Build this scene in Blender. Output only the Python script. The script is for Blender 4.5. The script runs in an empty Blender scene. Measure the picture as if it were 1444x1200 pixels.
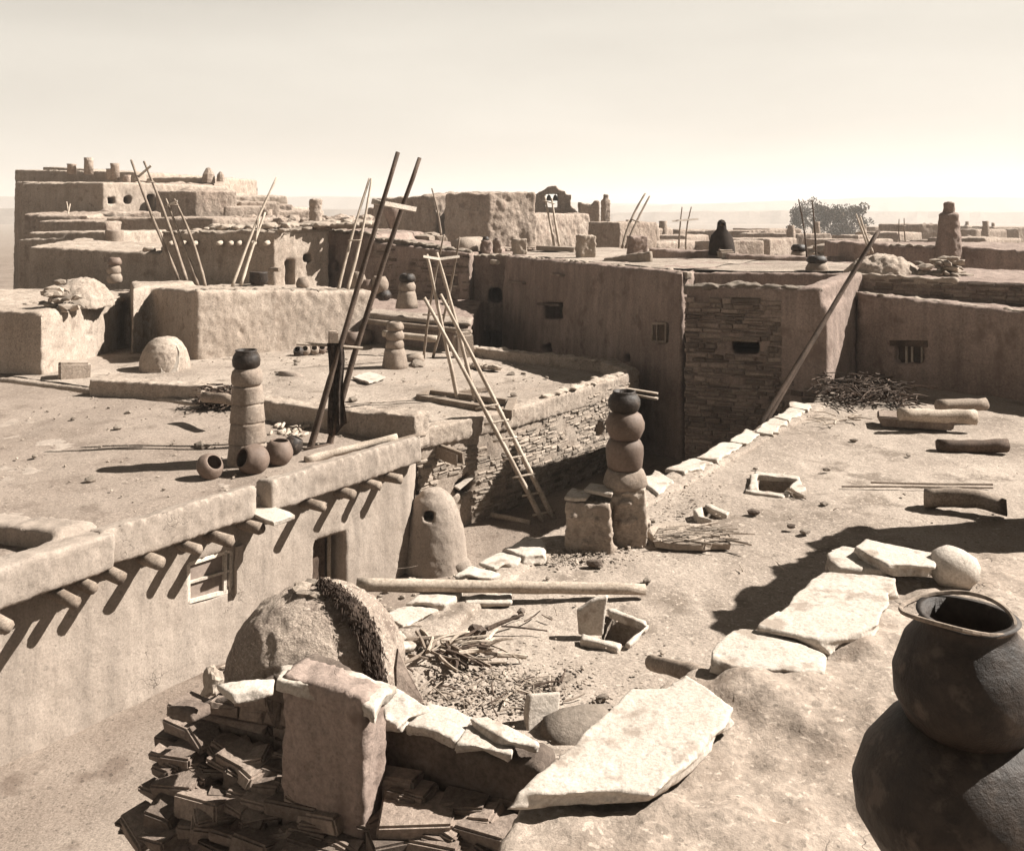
import bpy, bmesh, math, random
from mathutils import Vector, Matrix, noise
random.seed(7)
rnd = random.uniform
scene = bpy.context.scene
C = scene.collection

# ------------------------------------------------------------------ survey of the place
F, CX, HY, H = 1300.0, 722.0, 300.0, 6.3     # survey lens, horizon row and eye height above the street
def V(*a): return Vector(a)
def g(px, py, z):
    d = (H - z) * F / (py - HY)
    return V((px - CX) / F * d, d, z)
def w(px, py, d): return V((px - CX) / F * d, d, H - (py - HY) / F * d)
def wallpt(px, py, p, q):
    """point on the vertical wall plane through p,q"""
    k = (px - CX) / F
    dx, dy = q[0] - p[0], q[1] - p[1]
    t = (k * p[1] - p[0]) / (dx - k * dy)
    d = p[1] + t * dy
    return w(px, py, d)
def wnorm(p, q):
    d = V(q[0] - p[0], q[1] - p[1], 0).normalized()
    n = V(d.y, -d.x, 0)
    m = V((p[0] + q[0]) / 2, (p[1] + q[1]) / 2, 0)
    return n if n.dot(m) < 0 else -n

# ------------------------------------------------------------------ materials
LOWALB = dict(sunbaked_adobe=.76, smooth_plaster=.70, trodden_roof_dirt=.68, pale_roof_dirt=.72, street_earth=.62, mudded_clay=.74, masonry_stone=.68, pale_sandstone_slab=.68, dry_plain=.65, ruin_adobe=.9, straw_mud=.92, shade_darkened_mud=1.04, brown_masonry_stone=.78, weathered_wood=.8, peeled_pole_wood=.95, mesa_rock=.8)
def mat(name, cols, scale=1.0, fine=30.0, fine_amt=.25, rough=.95, bump=.35, bscale=14.0, island=0.0,
        streak=0.0, straw=0.0, spec=.15, dist=.03, grit=0.0, crack=0.0):
    if name in LOWALB: cols = [tuple(c * LOWALB[name] for c in q) for q in cols]
    cols = [tuple(c + .02 * (.3 * q[0] + .6 * q[1] + .1 * q[2] - c) for c in q) for q in cols]
    m = bpy.data.materials.new(name); m.use_nodes = True
    nt = m.node_tree; N = nt.nodes; L = nt.links
    b = N['Principled BSDF']
    b.inputs['Roughness'].default_value = rough
    b.inputs['Specular IOR Level'].default_value = spec
    geo = N.new('ShaderNodeNewGeometry'); pos = geo.outputs['Position']
    def nz(sc, det=6, ro=.6, vec=pos):
        n = N.new('ShaderNodeTexNoise'); n.inputs['Scale'].default_value = sc
        n.inputs['Detail'].default_value = det; n.inputs['Roughness'].default_value = ro
        L.new(vec, n.inputs['Vector']); return n.outputs['Fac']
    def mixc(fac, a, bb, mode='MIX'):
        x = N.new('ShaderNodeMix'); x.data_type = 'RGBA'; x.blend_type = mode
        if isinstance(fac, float): x.inputs[0].default_value = fac
        else: L.new(fac, x.inputs[0])
        for i, c in ((6, a), (7, bb)):
            if isinstance(c, (tuple, list)): x.inputs[i].default_value = (*c, 1)
            else: L.new(c, x.inputs[i])
        return x.outputs[2]
    def ramp(v, lo, hi):
        r = N.new('ShaderNodeMapRange'); r.inputs[1].default_value = lo; r.inputs[2].default_value = hi
        L.new(v, r.inputs[0]); return r.outputs[0]
    col = mixc(ramp(nz(scale, 8, .65), .36, .64), cols[0], cols[1])
    f = ramp(nz(fine, 5, .7), .3, .7)
    lo = 1 - fine_amt; hi = 1 + fine_amt * .6
    col = mixc(1.0, col, mixc(f, (lo,) * 3, (hi,) * 3), 'MULTIPLY')
    if len(cols) > 2:
        col = mixc(ramp(nz(scale * 3.1, 4, .6), .56, .66), col, cols[2])
    if streak:
        mp = N.new('ShaderNodeMapping'); mp.inputs['Scale'].default_value = (3.5, 3.5, .35); L.new(pos, mp.inputs['Vector'])
        s = ramp(nz(1.3, 5, .6, mp.outputs['Vector']), .35, .7)
        col = mixc(1.0, col, mixc(s, (1, 1, 1), (1 - streak,) * 3), 'MULTIPLY')
    if island:
        r = geo.outputs['Random Per Island']
        col = mixc(1.0, col, mixc(r, (1 - island,) * 3, (1 + island * .7,) * 3), 'MULTIPLY')
    h = nz(bscale, 8, .7)
    if straw:
        mp = N.new('ShaderNodeMapping'); mp.inputs['Scale'].default_value = (9, 9, 60); mp.inputs['Rotation'].default_value = (.7, .5, .3)
        L.new(pos, mp.inputs['Vector'])
        s = nz(2.0, 3, .6, mp.outputs['Vector'])
        col = mixc(ramp(s, .58, .68), col, [c * (1 + straw) for c in cols[1]])
        mm = N.new('ShaderNodeMath'); mm.operation = 'ADD'; L.new(h, mm.inputs[0]); mm.inputs[1].default_value = 0; h = mm.outputs[0]
    if grit:
        for gs, am in ((16, .75), (42, 1.0)):
            vo = N.new('ShaderNodeTexVoronoi'); vo.inputs['Scale'].default_value = gs; vo.inputs['Randomness'].default_value = 1; L.new(pos, vo.inputs['Vector'])
            sep = N.new('ShaderNodeSeparateColor'); L.new(vo.outputs['Color'], sep.inputs[0])
            rr = N.new('ShaderNodeMath'); rr.operation = 'MULTIPLY'; L.new(sep.outputs[0], rr.inputs[0]); rr.inputs[1].default_value = .55
            lt = N.new('ShaderNodeMath'); lt.operation = 'LESS_THAN'; L.new(vo.outputs['Distance'], lt.inputs[0]); L.new(rr.outputs[0], lt.inputs[1])
            sel = N.new('ShaderNodeMath'); sel.operation = 'GREATER_THAN'; L.new(sep.outputs[1], sel.inputs[0]); sel.inputs[1].default_value = .62
            mk = N.new('ShaderNodeMath'); mk.operation = 'MULTIPLY'; L.new(lt.outputs[0], mk.inputs[0]); L.new(sel.outputs[0], mk.inputs[1])
            tone = N.new('ShaderNodeMapRange'); L.new(sep.outputs[2], tone.inputs[0]); tone.inputs[3].default_value = 1 - grit * am; tone.inputs[4].default_value = 1 + grit * .35
            col = mixc(mk.outputs[0], col, mixc(1.0, col, tone.outputs[0], 'MULTIPLY'))
            mm = N.new('ShaderNodeMath'); mm.operation = 'MULTIPLY_ADD'; L.new(mk.outputs[0], mm.inputs[0]); mm.inputs[1].default_value = .35 * 16 / gs; L.new(h, mm.inputs[2]); h = mm.outputs[0]
    if crack:
        vo = N.new('ShaderNodeTexVoronoi'); vo.feature = 'DISTANCE_TO_EDGE'; vo.inputs['Scale'].default_value = 2.2
        ad = N.new('ShaderNodeVectorMath'); ad.operation = 'ADD'
        nn = N.new('ShaderNodeTexNoise'); nn.inputs['Scale'].default_value = 3; L.new(pos, nn.inputs['Vector'])
        L.new(pos, ad.inputs[0]); L.new(nn.outputs['Color'], ad.inputs[1]); L.new(ad.outputs[0], vo.inputs['Vector'])
        cr = ramp(vo.outputs['Distance'], .0, .012)
        msk = ramp(nz(.7, 3, .5), .5, .56)
        mul = N.new('ShaderNodeMath'); mul.operation = 'MAXIMUM'; L.new(cr, mul.inputs[0])
        inv = N.new('ShaderNodeMath'); inv.operation = 'SUBTRACT'; inv.inputs[0].default_value = 1; L.new(msk, inv.inputs[1]); L.new(inv.outputs[0], mul.inputs[1])
        col = mixc(1.0, col, mixc(mul.outputs[0], (1 - crack,) * 3, (1, 1, 1)), 'MULTIPLY')
        mm = N.new('ShaderNodeMath'); mm.operation = 'MULTIPLY_ADD'; L.new(mul.outputs[0], mm.inputs[0]); mm.inputs[1].default_value = .4; L.new(h, mm.inputs[2]); h = mm.outputs[0]
    L.new(col, b.inputs['Base Color'])
    bp = N.new('ShaderNodeBump'); bp.inputs['Strength'].default_value = bump; bp.inputs['Distance'].default_value = dist
    L.new(h, bp.inputs['Height']); L.new(bp.outputs[0], b.inputs['Normal'])
    return m

def woodmat(name, c0, c1, rough=.85):
    m = mat(name, [c0, c1], 2.5, 40, .4, rough, .5, 25, island=.25, dist=.01)
    return m

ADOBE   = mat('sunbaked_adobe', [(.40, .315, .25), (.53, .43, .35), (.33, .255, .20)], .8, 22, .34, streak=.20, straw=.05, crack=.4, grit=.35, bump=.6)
PLASTER = mat('smooth_plaster', [(.43, .345, .28), (.53, .435, .36)], .5, 35, .24, bump=.45, bscale=9, streak=.26, crack=.4, grit=.2)
DIRT    = mat('trodden_roof_dirt', [(.30, .232, .185), (.42, .335, .272), (.25, .192, .153)], .55, 45, .4, bump=.75, bscale=11, straw=.10, grit=.4)
DIRT2   = mat('pale_roof_dirt', [(.33, .262, .21), (.52, .425, .348), (.24, .188, .148)], .5, 45, .4, bump=.8, bscale=10, straw=.12, grit=.4)
MUD     = mat('shade_darkened_mud', [(.235, .172, .142), (.31, .235, .195), (.19, .138, .112)], .6, 26, .32, streak=.3, crack=.35, grit=.22, bump=.6)  # darker twin of the adobe; shade on unlit walls is in its colour
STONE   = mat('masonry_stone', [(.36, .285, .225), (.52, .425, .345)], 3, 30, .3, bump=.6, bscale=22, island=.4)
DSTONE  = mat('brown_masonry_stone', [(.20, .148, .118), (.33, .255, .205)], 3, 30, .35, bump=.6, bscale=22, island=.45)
SLAB    = mat('pale_sandstone_slab', [(.60, .51, .425), (.72, .62, .53), (.42, .34, .275)], 1.7, 55, .3, bump=.35, bscale=40, grit=.25, streak=.0)
STREET  = mat('street_earth', [(.30, .228, .18), (.42, .335, .27), (.23, .172, .135)], .4, 40, .4, bump=.8, bscale=9, grit=.45)
WOOD    = woodmat('weathered_wood', (.22, .165, .125), (.36, .285, .225))
PALEWOOD= woodmat('peeled_pole_wood', (.34, .27, .21), (.50, .41, .33))
BOARD   = woodmat('bleached_board', (.55, .46, .38), (.68, .58, .49))
DARKWOOD= woodmat('smoked_wood', (.055, .038, .028), (.115, .08, .06))
POT     = mat('fired_clay', [(.115, .078, .058), (.19, .135, .105)], 3, 40, .25, rough=.7, bump=.2, spec=.3, streak=.15)
DPOT    = mat('sooty_clay', [(.022, .015, .011), (.055, .038, .028), (.085, .062, .048)], 5, 30, .45, rough=.6, bump=.4, spec=.3, streak=.4, grit=.25)
LPOT    = mat('mudded_clay', [(.30, .23, .18), (.42, .335, .27)], 4, 30, .3, bump=.5, streak=.2)
CLOTH   = mat('dark_wool', [(.045, .032, .026), (.13, .098, .08)], 9, 60, .4, rough=1, bump=.3, bscale=60)
DCLOTH  = mat('black_wool', [(.018, .013, .010), (.04, .028, .022)], 6, 60, .4, rough=1, bump=.3, bscale=40)
HIDE    = mat('shaggy_hide', [(.03, .02, .015), (.085, .06, .046)], 9, 70, .5, rough=1, bump=.6)
LEAF    = mat('tree_leaf', [(.075, .058, .043), (.14, .11, .083)], .8, 8, .3, bump=0, island=.5)
BARK    = mat('tree_bark', [(.10, .075, .056), (.16, .122, .094)], 3, 20, .3)
SKIN    = mat('brown_skin', [(.18, .11, .075), (.2, .125, .085)], 3, 20, .1, rough=.6)
HAIR    = mat('black_hair', [(.015, .011, .009), (.03, .022, .018)], 10, 60, .3, rough=.5)
GLASS   = mat('dusty_pane', [(.20, .155, .128), (.27, .21, .175)], 2, 20, .2, rough=.5, bump=.1)
IRON    = mat('bell_metal', [(.05, .04, .03), (.08, .06, .05)], 5, 30, .2, rough=.5)
PLAIN   = mat('dry_plain', [(.36, .29, .235), (.46, .38, .31), (.27, .21, .165)], .02, 1.5, .3, bump=.2)
MESA    = mat('mesa_rock', [(.22, .17, .138), (.32, .255, .21)], .015, .3, .3, bump=.2)
CHURCH  = mat('ruin_adobe', [(.34, .26, .205), (.44, .35, .285), (.27, .2, .158)], .5, 8, .3, bump=.8, bscale=4, streak=.2, dist=.15)

# ------------------------------------------------------------------ mesh helpers
def box8(bm, c):
    """hexahedron from 8 corners: 4 bottom (ccw), 4 top"""
    v = [bm.verts.new(p) for p in c]
    for f in ((3, 2, 1, 0), (4, 5, 6, 7), (0, 1, 5, 4), (1, 2, 6, 5), (2, 3, 7, 6), (3, 0, 4, 7)):
        bm.faces.new([v[i] for i in f])
    return v
def prism(bm, pts, z0, z1, batter=0.0):
    """prism over a polygon; z1 a number or one height per corner"""
    pts = [V(p[0], p[1], 0) for p in pts]
    n = len(pts)
    area = sum(pts[i].x * pts[(i + 1) % n].y - pts[(i + 1) % n].x * pts[i].y for i in range(n))
    zs = [z1] * n if not isinstance(z1, (list, tuple)) else list(z1)
    if area < 0: pts.reverse(); zs.reverse()
    c = sum(pts, V(0, 0, 0)) / n
    lo = []
    for i, p in enumerate(pts):
        o = V(0, 0, 0)
        if batter:
            e1 = (p - pts[i - 1]).normalized(); e2 = (pts[(i + 1) % n] - p).normalized()
            o = (V(e1.y, -e1.x, 0) + V(e2.y, -e2.x, 0)).normalized() * batter
        lo.append(bm.verts.new((p.x + o.x, p.y + o.y, z0)))
    hi = [bm.verts.new((p.x, p.y, z)) for p, z in zip(pts, zs)]
    for i in range(n):
        j = (i + 1) % n
        bm.faces.new((lo[i], lo[j], hi[j], hi[i]))
    f1 = bm.faces.new(list(reversed(lo))); f2 = bm.faces.new(hi)
    bmesh.ops.triangulate(bm, faces=[f1, f2])
def strip(bm, line, thick, z0, z1, inward=None, batter=0.0):
    """wall of given thickness along a polyline (centre line); z1 number or list"""
    for i in range(len(line) - 1):
        p, q = V(*line[i][:2], 0), V(*line[i + 1][:2], 0)
        d = (q - p).normalized(); n = V(-d.y, d.x, 0) * thick / 2
        a = z1[i] if isinstance(z1, (list, tuple)) else z1
        b = z1[i + 1] if isinstance(z1, (list, tuple)) else z1
        p2, q2 = p - d * thick * .3, q + d * thick * .3
        prism(bm, [p2 - n, q2 - n, q2 + n, p2 + n], z0, [a, b, b, a], batter)
def frame_of(d):
    d = d.normalized(); a = V(0, 0, 1) if abs(d.z) < .9 else V(1, 0, 0)
    x = d.cross(a).normalized(); return x, d.cross(x).normalized()
def log(bm, p0, p1, r0, r1=None, seg=8, wob=.0, rings=6, bend=0.0):
    r1 = r0 if r1 is None else r1
    d = p1 - p0; x, y = frame_of(d)
    bx, by = rnd(-1, 1) * bend, rnd(-1, 1) * bend
    prev = None
    for i in range(rings + 1):
        t = i / rings; r = r0 + (r1 - r0) * t
        c = p0 + d * t + (x * bx + y * by) * math.sin(math.pi * t) + (x * rnd(-1, 1) + y * rnd(-1, 1)) * wob * r * .4
        ring = [bm.verts.new(c + (x * math.cos(a) + y * math.sin(a)) * r * (1 + rnd(-wob, wob)))
                for a in (2 * math.pi * k / seg for k in range(seg))]
        if prev:
            for k in range(seg):
                bm.faces.new((prev[k], prev[(k + 1) % seg], ring[(k + 1) % seg], ring[k]))
        else: bm.faces.new(list(reversed(ring)))
        prev = ring
    bm.faces.new(prev)
def lathe(bm, prof, base, seg=24, wob=.0, M=None, oval=1.0, ph=0):
    M = M or Matrix.Identity(4); prev = None
    for (r, z) in prof:
        ring = []
        for k in range(seg):
            a = 2 * math.pi * k / seg + ph
            rr = r * (1 + wob * noise.noise(V(math.cos(a) * 1.3, math.sin(a) * 1.3, z * 3 + base.x * 7)))
            ring.append(bm.verts.new(base + M @ V(math.cos(a) * rr, math.sin(a) * rr * oval, z)))
        if prev:
            for k in range(seg):
                bm.faces.new((prev[k], prev[(k + 1) % seg], ring[(k + 1) % seg], ring[k]))
        else: bm.faces.new(list(reversed(ring)))
        prev = ring
    bm.faces.new(prev)
def pot_prof(r, h, mouth=.6, thick=.02, belly=.5):
    """open round jar: outside up, lip, inside down"""
    out = []
    for i in range(9):
        t = i / 8
        k = math.sin(math.pi * min(1, max(0, t)) ** (.9 if belly <= .5 else 1.2))
        rb = r * .55 * (1 - t) + r * mouth * t
        out.append((max(.01, rb + (r - (r * .55 + r * mouth) / 2) * k), h * t))
    inn = [(max(.008, a - thick), z) for a, z in reversed(out[2:])]
    return [(out[0][0] * .6, 0)] + out + inn + [(.006, h * .2)]
def rock(bm, c, s, sub=2, rough=.35, sq=(1, 1, 1), rz=None, flat=None):
    t = bmesh.new(); bmesh.ops.create_icosphere(t, subdivisions=sub, radius=1)
    o = V(rnd(0, 99), rnd(0, 99), rnd(0, 99)); R = Matrix.Rotation(rnd(0, 6.28) if rz is None else rz, 3, 'Z')
    if flat is None: R = R @ Matrix.Rotation(rnd(-.4, .4), 3, 'X')
    vs = {}
    for v in t.verts:
        p = v.co.copy()
        m = max(abs(p.x), abs(p.y), abs(p.z)); p = p.lerp(p / m, .45)
        p *= 1 + rough * noise.noise(p * 1.1 + o) + rough * .4 * noise.noise(p * 3 + o)
        vs[v] = bm.verts.new(c + R @ V(p.x * s * sq[0], p.y * s * sq[1], p.z * s * sq[2]))
    for f in t.faces: bm.faces.new([vs[v] for v in f.verts])
    t.free()
def slab(bm, poly, thick, jit=.012, bev=.01, layers=1):
    """flat stone from a polygon of 3-D corners, extruded down"""
    pts = []
    n = len(poly)
    for i in range(n):
        a, b = poly[i], poly[(i + 1) % n]
        k = max(1, int((b - a).length / .12))
        for j in range(k):
            p = a.lerp(b, j / k)
            pts.append(p + V(rnd(-jit, jit), rnd(-jit, jit), rnd(-jit, jit) * .5))
    nrm = V(0, 0, 0)
    for i in range(n): nrm += (poly[i] - poly[0]).cross(poly[(i + 1) % n] - poly[0])
    nrm.normalize()
    if nrm.z < 0 or (abs(nrm.z) < .2 and nrm.y > 0): pts.reverse(); nrm = -nrm
    t = bmesh.new()
    top = [t.verts.new(p) for p in pts]
    f = t.faces.new(top)
    nl_ = layers; faces = [f]; cen = sum(pts, V(0, 0, 0)) / len(pts)
    for li in range(nl_):
        r = bmesh.ops.extrude_face_region(t, geom=faces)
        vs = [e for e in r['geom'] if isinstance(e, bmesh.types.BMVert)]; faces = [e for e in r['geom'] if isinstance(e, bmesh.types.BMFace)]
        for v in vs: v.co -= nrm * thick / nl_ * rnd(.8, 1.15); v.co += V(rnd(-jit, jit), rnd(-jit, jit), 0) * 1.5
        if nl_ > 1 and li < nl_ - 1:
            r = bmesh.ops.extrude_face_region(t, geom=faces); vs = [e for e in r['geom'] if isinstance(e, bmesh.types.BMVert)]; faces = [e for e in r['geom'] if isinstance(e, bmesh.types.BMFace)]
            for v in vs:
                o_ = (v.co - cen).normalized(); v.co += o_ * rnd(-.03, .012) - nrm * .003
    bmesh.ops.recalc_face_normals(t, faces=t.faces[:])
    if layers == 1: bmesh.ops.bevel(t, geom=t.edges[:], offset=bev, segments=1, affect='EDGES', clamp_overlap=True)
    me = bpy.data.meshes.new('tmp'); t.to_mesh(me); t.free(); bm.from_mesh(me); bpy.data.meshes.remove(me)
def worn(bm, vox=.02, d=.02):
    vox *= .7
    return bake(bm, vox, d * .6, .4, d * .3, .06, smooth=0)
def cube(bm, c, sx, sy, sz, rz=0.0, bev=.0, jit=0.0):
    R = Matrix.Rotation(rz, 3, 'Z')
    P = [V(x * sx / 2, y * sy / 2, z * sz / 2) for z in (-1, 1) for x, y in ((-1, -1), (1, -1), (1, 1), (-1, 1))]
    P = [c + R @ (p + V(rnd(-jit, jit), rnd(-jit, jit), rnd(-jit, jit))) for p in P]
    if not bev: box8(bm, P); return
    t = bmesh.new(); box8(t, P); bmesh.ops.bevel(t, geom=t.edges[:], offset=bev, segments=2, affect='EDGES')
    me = bpy.data.meshes.new('tmp'); t.to_mesh(me); t.free(); bm.from_mesh(me); bpy.data.meshes.remove(me)
def plank(bm, p0, p1, wdt, thk, up=V(0, 0, 1)):
    d = (p1 - p0).normalized(); s = d.cross(up).normalized() * wdt / 2; u = s.cross(d).normalized() * thk / 2
    j = lambda: V(rnd(-1, 1), rnd(-1, 1), rnd(-1, 1)) * thk * .1
    box8(bm, [p0 - s - u + j(), p1 - s - u + j(), p1 + s - u + j(), p0 + s - u + j(), p0 - s + u + j(), p1 - s + u + j(), p1 + s + u + j(), p0 + s + u + j()])
def stone_face(bm, p, q, z0, z1, n, h=(.06, .13), l=(.12, .40), out=.03, skip=.12, off=.0, mud=0.0, avoid=()):
    """courses of irregular stones set into the wall plane p-q; z0/z1 = (at p, at q)"""
    p, q = V(p[0], p[1], 0), V(q[0], q[1], 0); Lw = (q - p).length; d = (q - p) / Lw
    za, zb = min(z0), max(z1); z = za
    while z < zb:
        hh = rnd(*h); u = -rnd(0, l[1])
        while u < Lw:
            ll = rnd(*l) * (1.3 if rnd(0, 1) < .12 else 1)
            a, b = max(0, u), min(Lw, u + ll - .012)
            t = (a + b) / 2 / Lw
            u += ll
            if b - a < .04 or rnd(0, 1) < skip: continue
            if not (z0[0] + (z0[1] - z0[0]) * t - .02 <= z and z + hh * .8 <= z1[0] + (z1[1] - z1[0]) * t): continue
            c = p + d * (a + b) / 2 + V(0, 0, z)
            hit = False
            for q4 in avoid:
                us = [(V(k.x, k.y, 0) - p).dot(d) for k in q4]; vz = [k.z for k in q4]
                if b > min(us) and a < max(us) and z + hh > min(vz) and z < max(vz): hit = True
            if hit: continue
            if mud and noise.noise(c * .9) > mud: continue
            o = rnd(.2, 1) * out + off; dz = rnd(-.012, .012)
            hb = hh * rnd(.75, .96)
            j = lambda s=.016: rnd(-s, s)
            ch = min(.022, hb * .28); bk = []; fr = []
            for zz, uu, su, sz_ in ((z + dz, a, 1, 1), (z + dz, b, -1, 1), (z + dz + hb, b, -1, -1), (z + dz + hb, a, 1, -1)):
                uu += j(); zz += j(.012)
                bk.append((uu, zz)); fr.append((uu + su * ch * rnd(.4, 2.2), zz + sz_ * ch * rnd(.4, 1.5)))
            W = lambda uz, oo: p + d * uz[0] + n * oo + V(0, 0, uz[1])
            rg = [[bm.verts.new(W(q_, -.08)) for q_ in bk], [bm.verts.new(W(q_, o * .45)) for q_ in bk], [bm.verts.new(W(q_, o + j(.01))) for q_ in fr]]
            for r0, r1 in zip(rg, rg[1:]):
                for k in range(4): bm.faces.new((r0[k], r0[(k + 1) % 4], r1[(k + 1) % 4], r1[k]))
            bm.faces.new(rg[0][::-1]); bm.faces.new(rg[2])
        z += hh
def rubble(bm, line, n, s=(.06, .14), spread=.12, flat=.5):
    L = [(V(*a), V(*b)) for a, b in zip(line, line[1:])]
    tot = sum((b - a).length for a, b in L)
    for i in range(n):
        t = rnd(0, tot)
        for a, b in L:
            k = (b - a).length
            if t <= k: break
            t -= k
        c = a.lerp(b, min(1, t / k)) + V(rnd(-1, 1) * spread, rnd(-1, 1) * spread, rnd(-.02, .03))
        rock(bm, c, rnd(*s), 1, .3, (1.3, .9, flat))

def new_mesh(name, bm, smooth=False):
    bmesh.ops.recalc_face_normals(bm, faces=bm.faces[:])
    me = bpy.data.meshes.new(name); bm.to_mesh(me); bm.free()
    if smooth: me.shade_smooth()
    return me
TEX = {}
def tex(s):
    if s not in TEX:
        t = bpy.data.textures.new('clouds', 'CLOUDS'); t.noise_scale = s; t.noise_depth = 3; TEX[s] = t
    return TEX[s]
def bake(bm, voxel=.07, d1=.06, s1=.8, d2=.02, s2=.16, cuts=None, smooth=0):
    """fuse overlapping solids into one hand-plastered skin"""
    me = new_mesh('tmp', bm); o = bpy.data.objects.new('tmp', me); C.objects.link(o)
    extra = []
    def rem():
        r = o.modifiers.new('r', 'REMESH'); r.mode = 'VOXEL'; r.voxel_size = voxel; r.adaptivity = 0
    rem()
    if cuts:
        cb = bmesh.new()
        for c in cuts: box8(cb, c) if len(c) == 8 else prism(cb, c[0], c[1], c[2])
        cm = new_mesh('cut', cb); co = bpy.data.objects.new('cut', cm); C.objects.link(co); extra.append(co)
        b = o.modifiers.new('b', 'BOOLEAN'); b.operation = 'DIFFERENCE'; b.object = co; b.solver = 'EXACT'
        rem()
    s = o.modifiers.new('s', 'SMOOTH'); s.iterations = max(1, smooth); s.factor = .5
    for st, sc in ((d1, s1), (d1 * .5, s1 * .4), (d2 * 1.5, s2), (min(.02, voxel * .3), voxel * 1.6)):
        if st:
            m = o.modifiers.new('d', 'DISPLACE'); m.texture = tex(sc); m.strength = st; m.mid_level = .5; m.texture_coords = 'LOCAL'
    dg = bpy.context.evaluated_depsgraph_get()
    res = bpy.data.meshes.new_from_object(o.evaluated_get(dg))
    res.shade_smooth()
    for e in [o] + extra:
        m = e.data; bpy.data.objects.remove(e); bpy.data.meshes.remove(m)
    return res

# ------------------------------------------------------------------ things and parts
def tag(o, label, cat, group=None):
    o['label'] = label; o['category'] = cat
    if group: o['group'] = group
    return o
def base_of(me):
    xs = [v.co.x for v in me.vertices]; ys = [v.co.y for v in me.vertices]; zs = [v.co.z for v in me.vertices]
    return V((min(xs) + max(xs)) / 2, (min(ys) + max(ys)) / 2, min(zs))
def mesh_of(x, smooth): return new_mesh('m', x, smooth) if isinstance(x, bmesh.types.BMesh) else x
def single(name, x, m, label, cat, group=None, smooth=False):
    me = mesh_of(x, smooth); me.name = name; l = base_of(me); me.transform(Matrix.Translation(-l))
    me.materials.clear(); me.materials.append(m)
    o = bpy.data.objects.new(name, me); o.location = l; C.objects.link(o)
    return tag(o, label, cat, group)
def root(name, loc, label, cat, group=None):
    o = bpy.data.objects.new(name, None); o.location = loc; o.empty_display_size = .2; C.objects.link(o)
    return tag(o, label, cat, group)
def abs_loc(o):
    l = V(0, 0, 0)
    while o: l += o.location; o = o.parent
    return l
def part(name, x, m, parent, smooth=False, label=None):
    me = mesh_of(x, smooth); me.name = name; me.transform(Matrix.Translation(-abs_loc(parent)))
    me.materials.clear(); me.materials.append(m)
    o = bpy.data.objects.new(name, me); o.parent = parent; C.objects.link(o)
    if label: o['label'] = label
    return o
def structure(name, x, m, smooth=False, kind='structure'):
    me = mesh_of(x, smooth); me.name = name; me.materials.clear(); me.materials.append(m)
    o = bpy.data.objects.new(name, me); C.objects.link(o); o['kind'] = kind
    return o
def coping(lines, n, s, spread=.14, wd=.2, flat=.5, vox=.045):
    """continuous crest of mudded stones along wall tops"""
    bm = bmesh.new()
    tot = sum((V(*a) - V(*b)).length for L in lines for a, b in zip(L, L[1:]))
    for L in lines:
        k = sum((V(*a) - V(*b)).length for a, b in zip(L, L[1:]))
        for a, b in zip(L, L[1:]):
            a, b = V(*a), V(*b); d = (b - a); d.z = 0; d.normalize(); nn = V(-d.y, d.x, 0) * wd / 2; e = d * wd * .4
            P = [a - nn - e, b - nn + e, b + nn + e, a + nn - e]
            box8(bm, [p - V(0, 0, .16) for p in P] + [p + V(0, 0, .015) for p in P])
        rubble(bm, L, int(n * k / tot), s, spread, flat)
    return bake(bm, vox * .8, .02, .3, .012, .1, smooth=0)
def hole(quad, n, depth=.6, out=.4, room=True):
    """cutter through a wall: quad = 4 points on the wall (bl, br, tr, tl)"""
    bl, br, tr, tl = quad
    i, o = -n * depth, n * out
    if depth < .35 or not room: return [bl + o, br + o, br + i, bl + i, tl + o, tr + o, tr + i, tl + i]
    c = (bl + br + tr + tl) / 4; k = 2.2; i = -n * (depth + 1.6)
    return [bl + o, br + o, c + (br - c) * k + i, c + (bl - c) * k + i, tl + o, tr + o, c + (tr - c) * k + i, c + (tl - c) * k + i]
def winquad(x0, y0, x1, y1, p, q):
    return [wallpt(x0, y1, p, q), wallpt(x1, y1, p, q), wallpt(x1, y0, p, q), wallpt(x0, y0, p, q)]
def B(): return bmesh.new()
SKYS, SUNE, HAZE, EXPO = .09, 5.0, .0005, 1.48
SKYCAP = 2.9
SKYPOW = .9
# ================================================================== THE SETTING
A = V(.581, .814, 0); NA = V(.814, -.581, 0)

def ground():
    bm = B(); rings = [0, 3, 6, 9, 12, 15, 18, 22, 28, 36, 50, 70, 100, 150, 230, 400, 700, 1200, 2000, 3200]
    seg = 72; prev = None
    for r in rings:
        ring = []
        for k in range(seg):
            a = 2 * math.pi * k / seg; x, y = r * math.cos(a), 10 + r * math.sin(a)
            z = -.6 * min(1, max(0, (r - 60) / 100)) - 7 * min(1, max(0, (r - 150) / 300)) + (noise.noise(V(x * .5, y * .5, 0)) * .06 if r < 60 else noise.noise(V(x * .01, y * .01, 3)) * 1.0)
            ring.append(bm.verts.new((x, y, z)))
            if r == 0: break
        if prev:
            for k in range(seg):
                j = (k + 1) % seg
                if len(prev) == 1: bm.faces.new((prev[0], ring[k], ring[j]))
                else: bm.faces.new((prev[k], ring[k], ring[j], prev[j]))
        prev = ring
    return bm
structure('ground', ground(), STREET, True)
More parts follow.
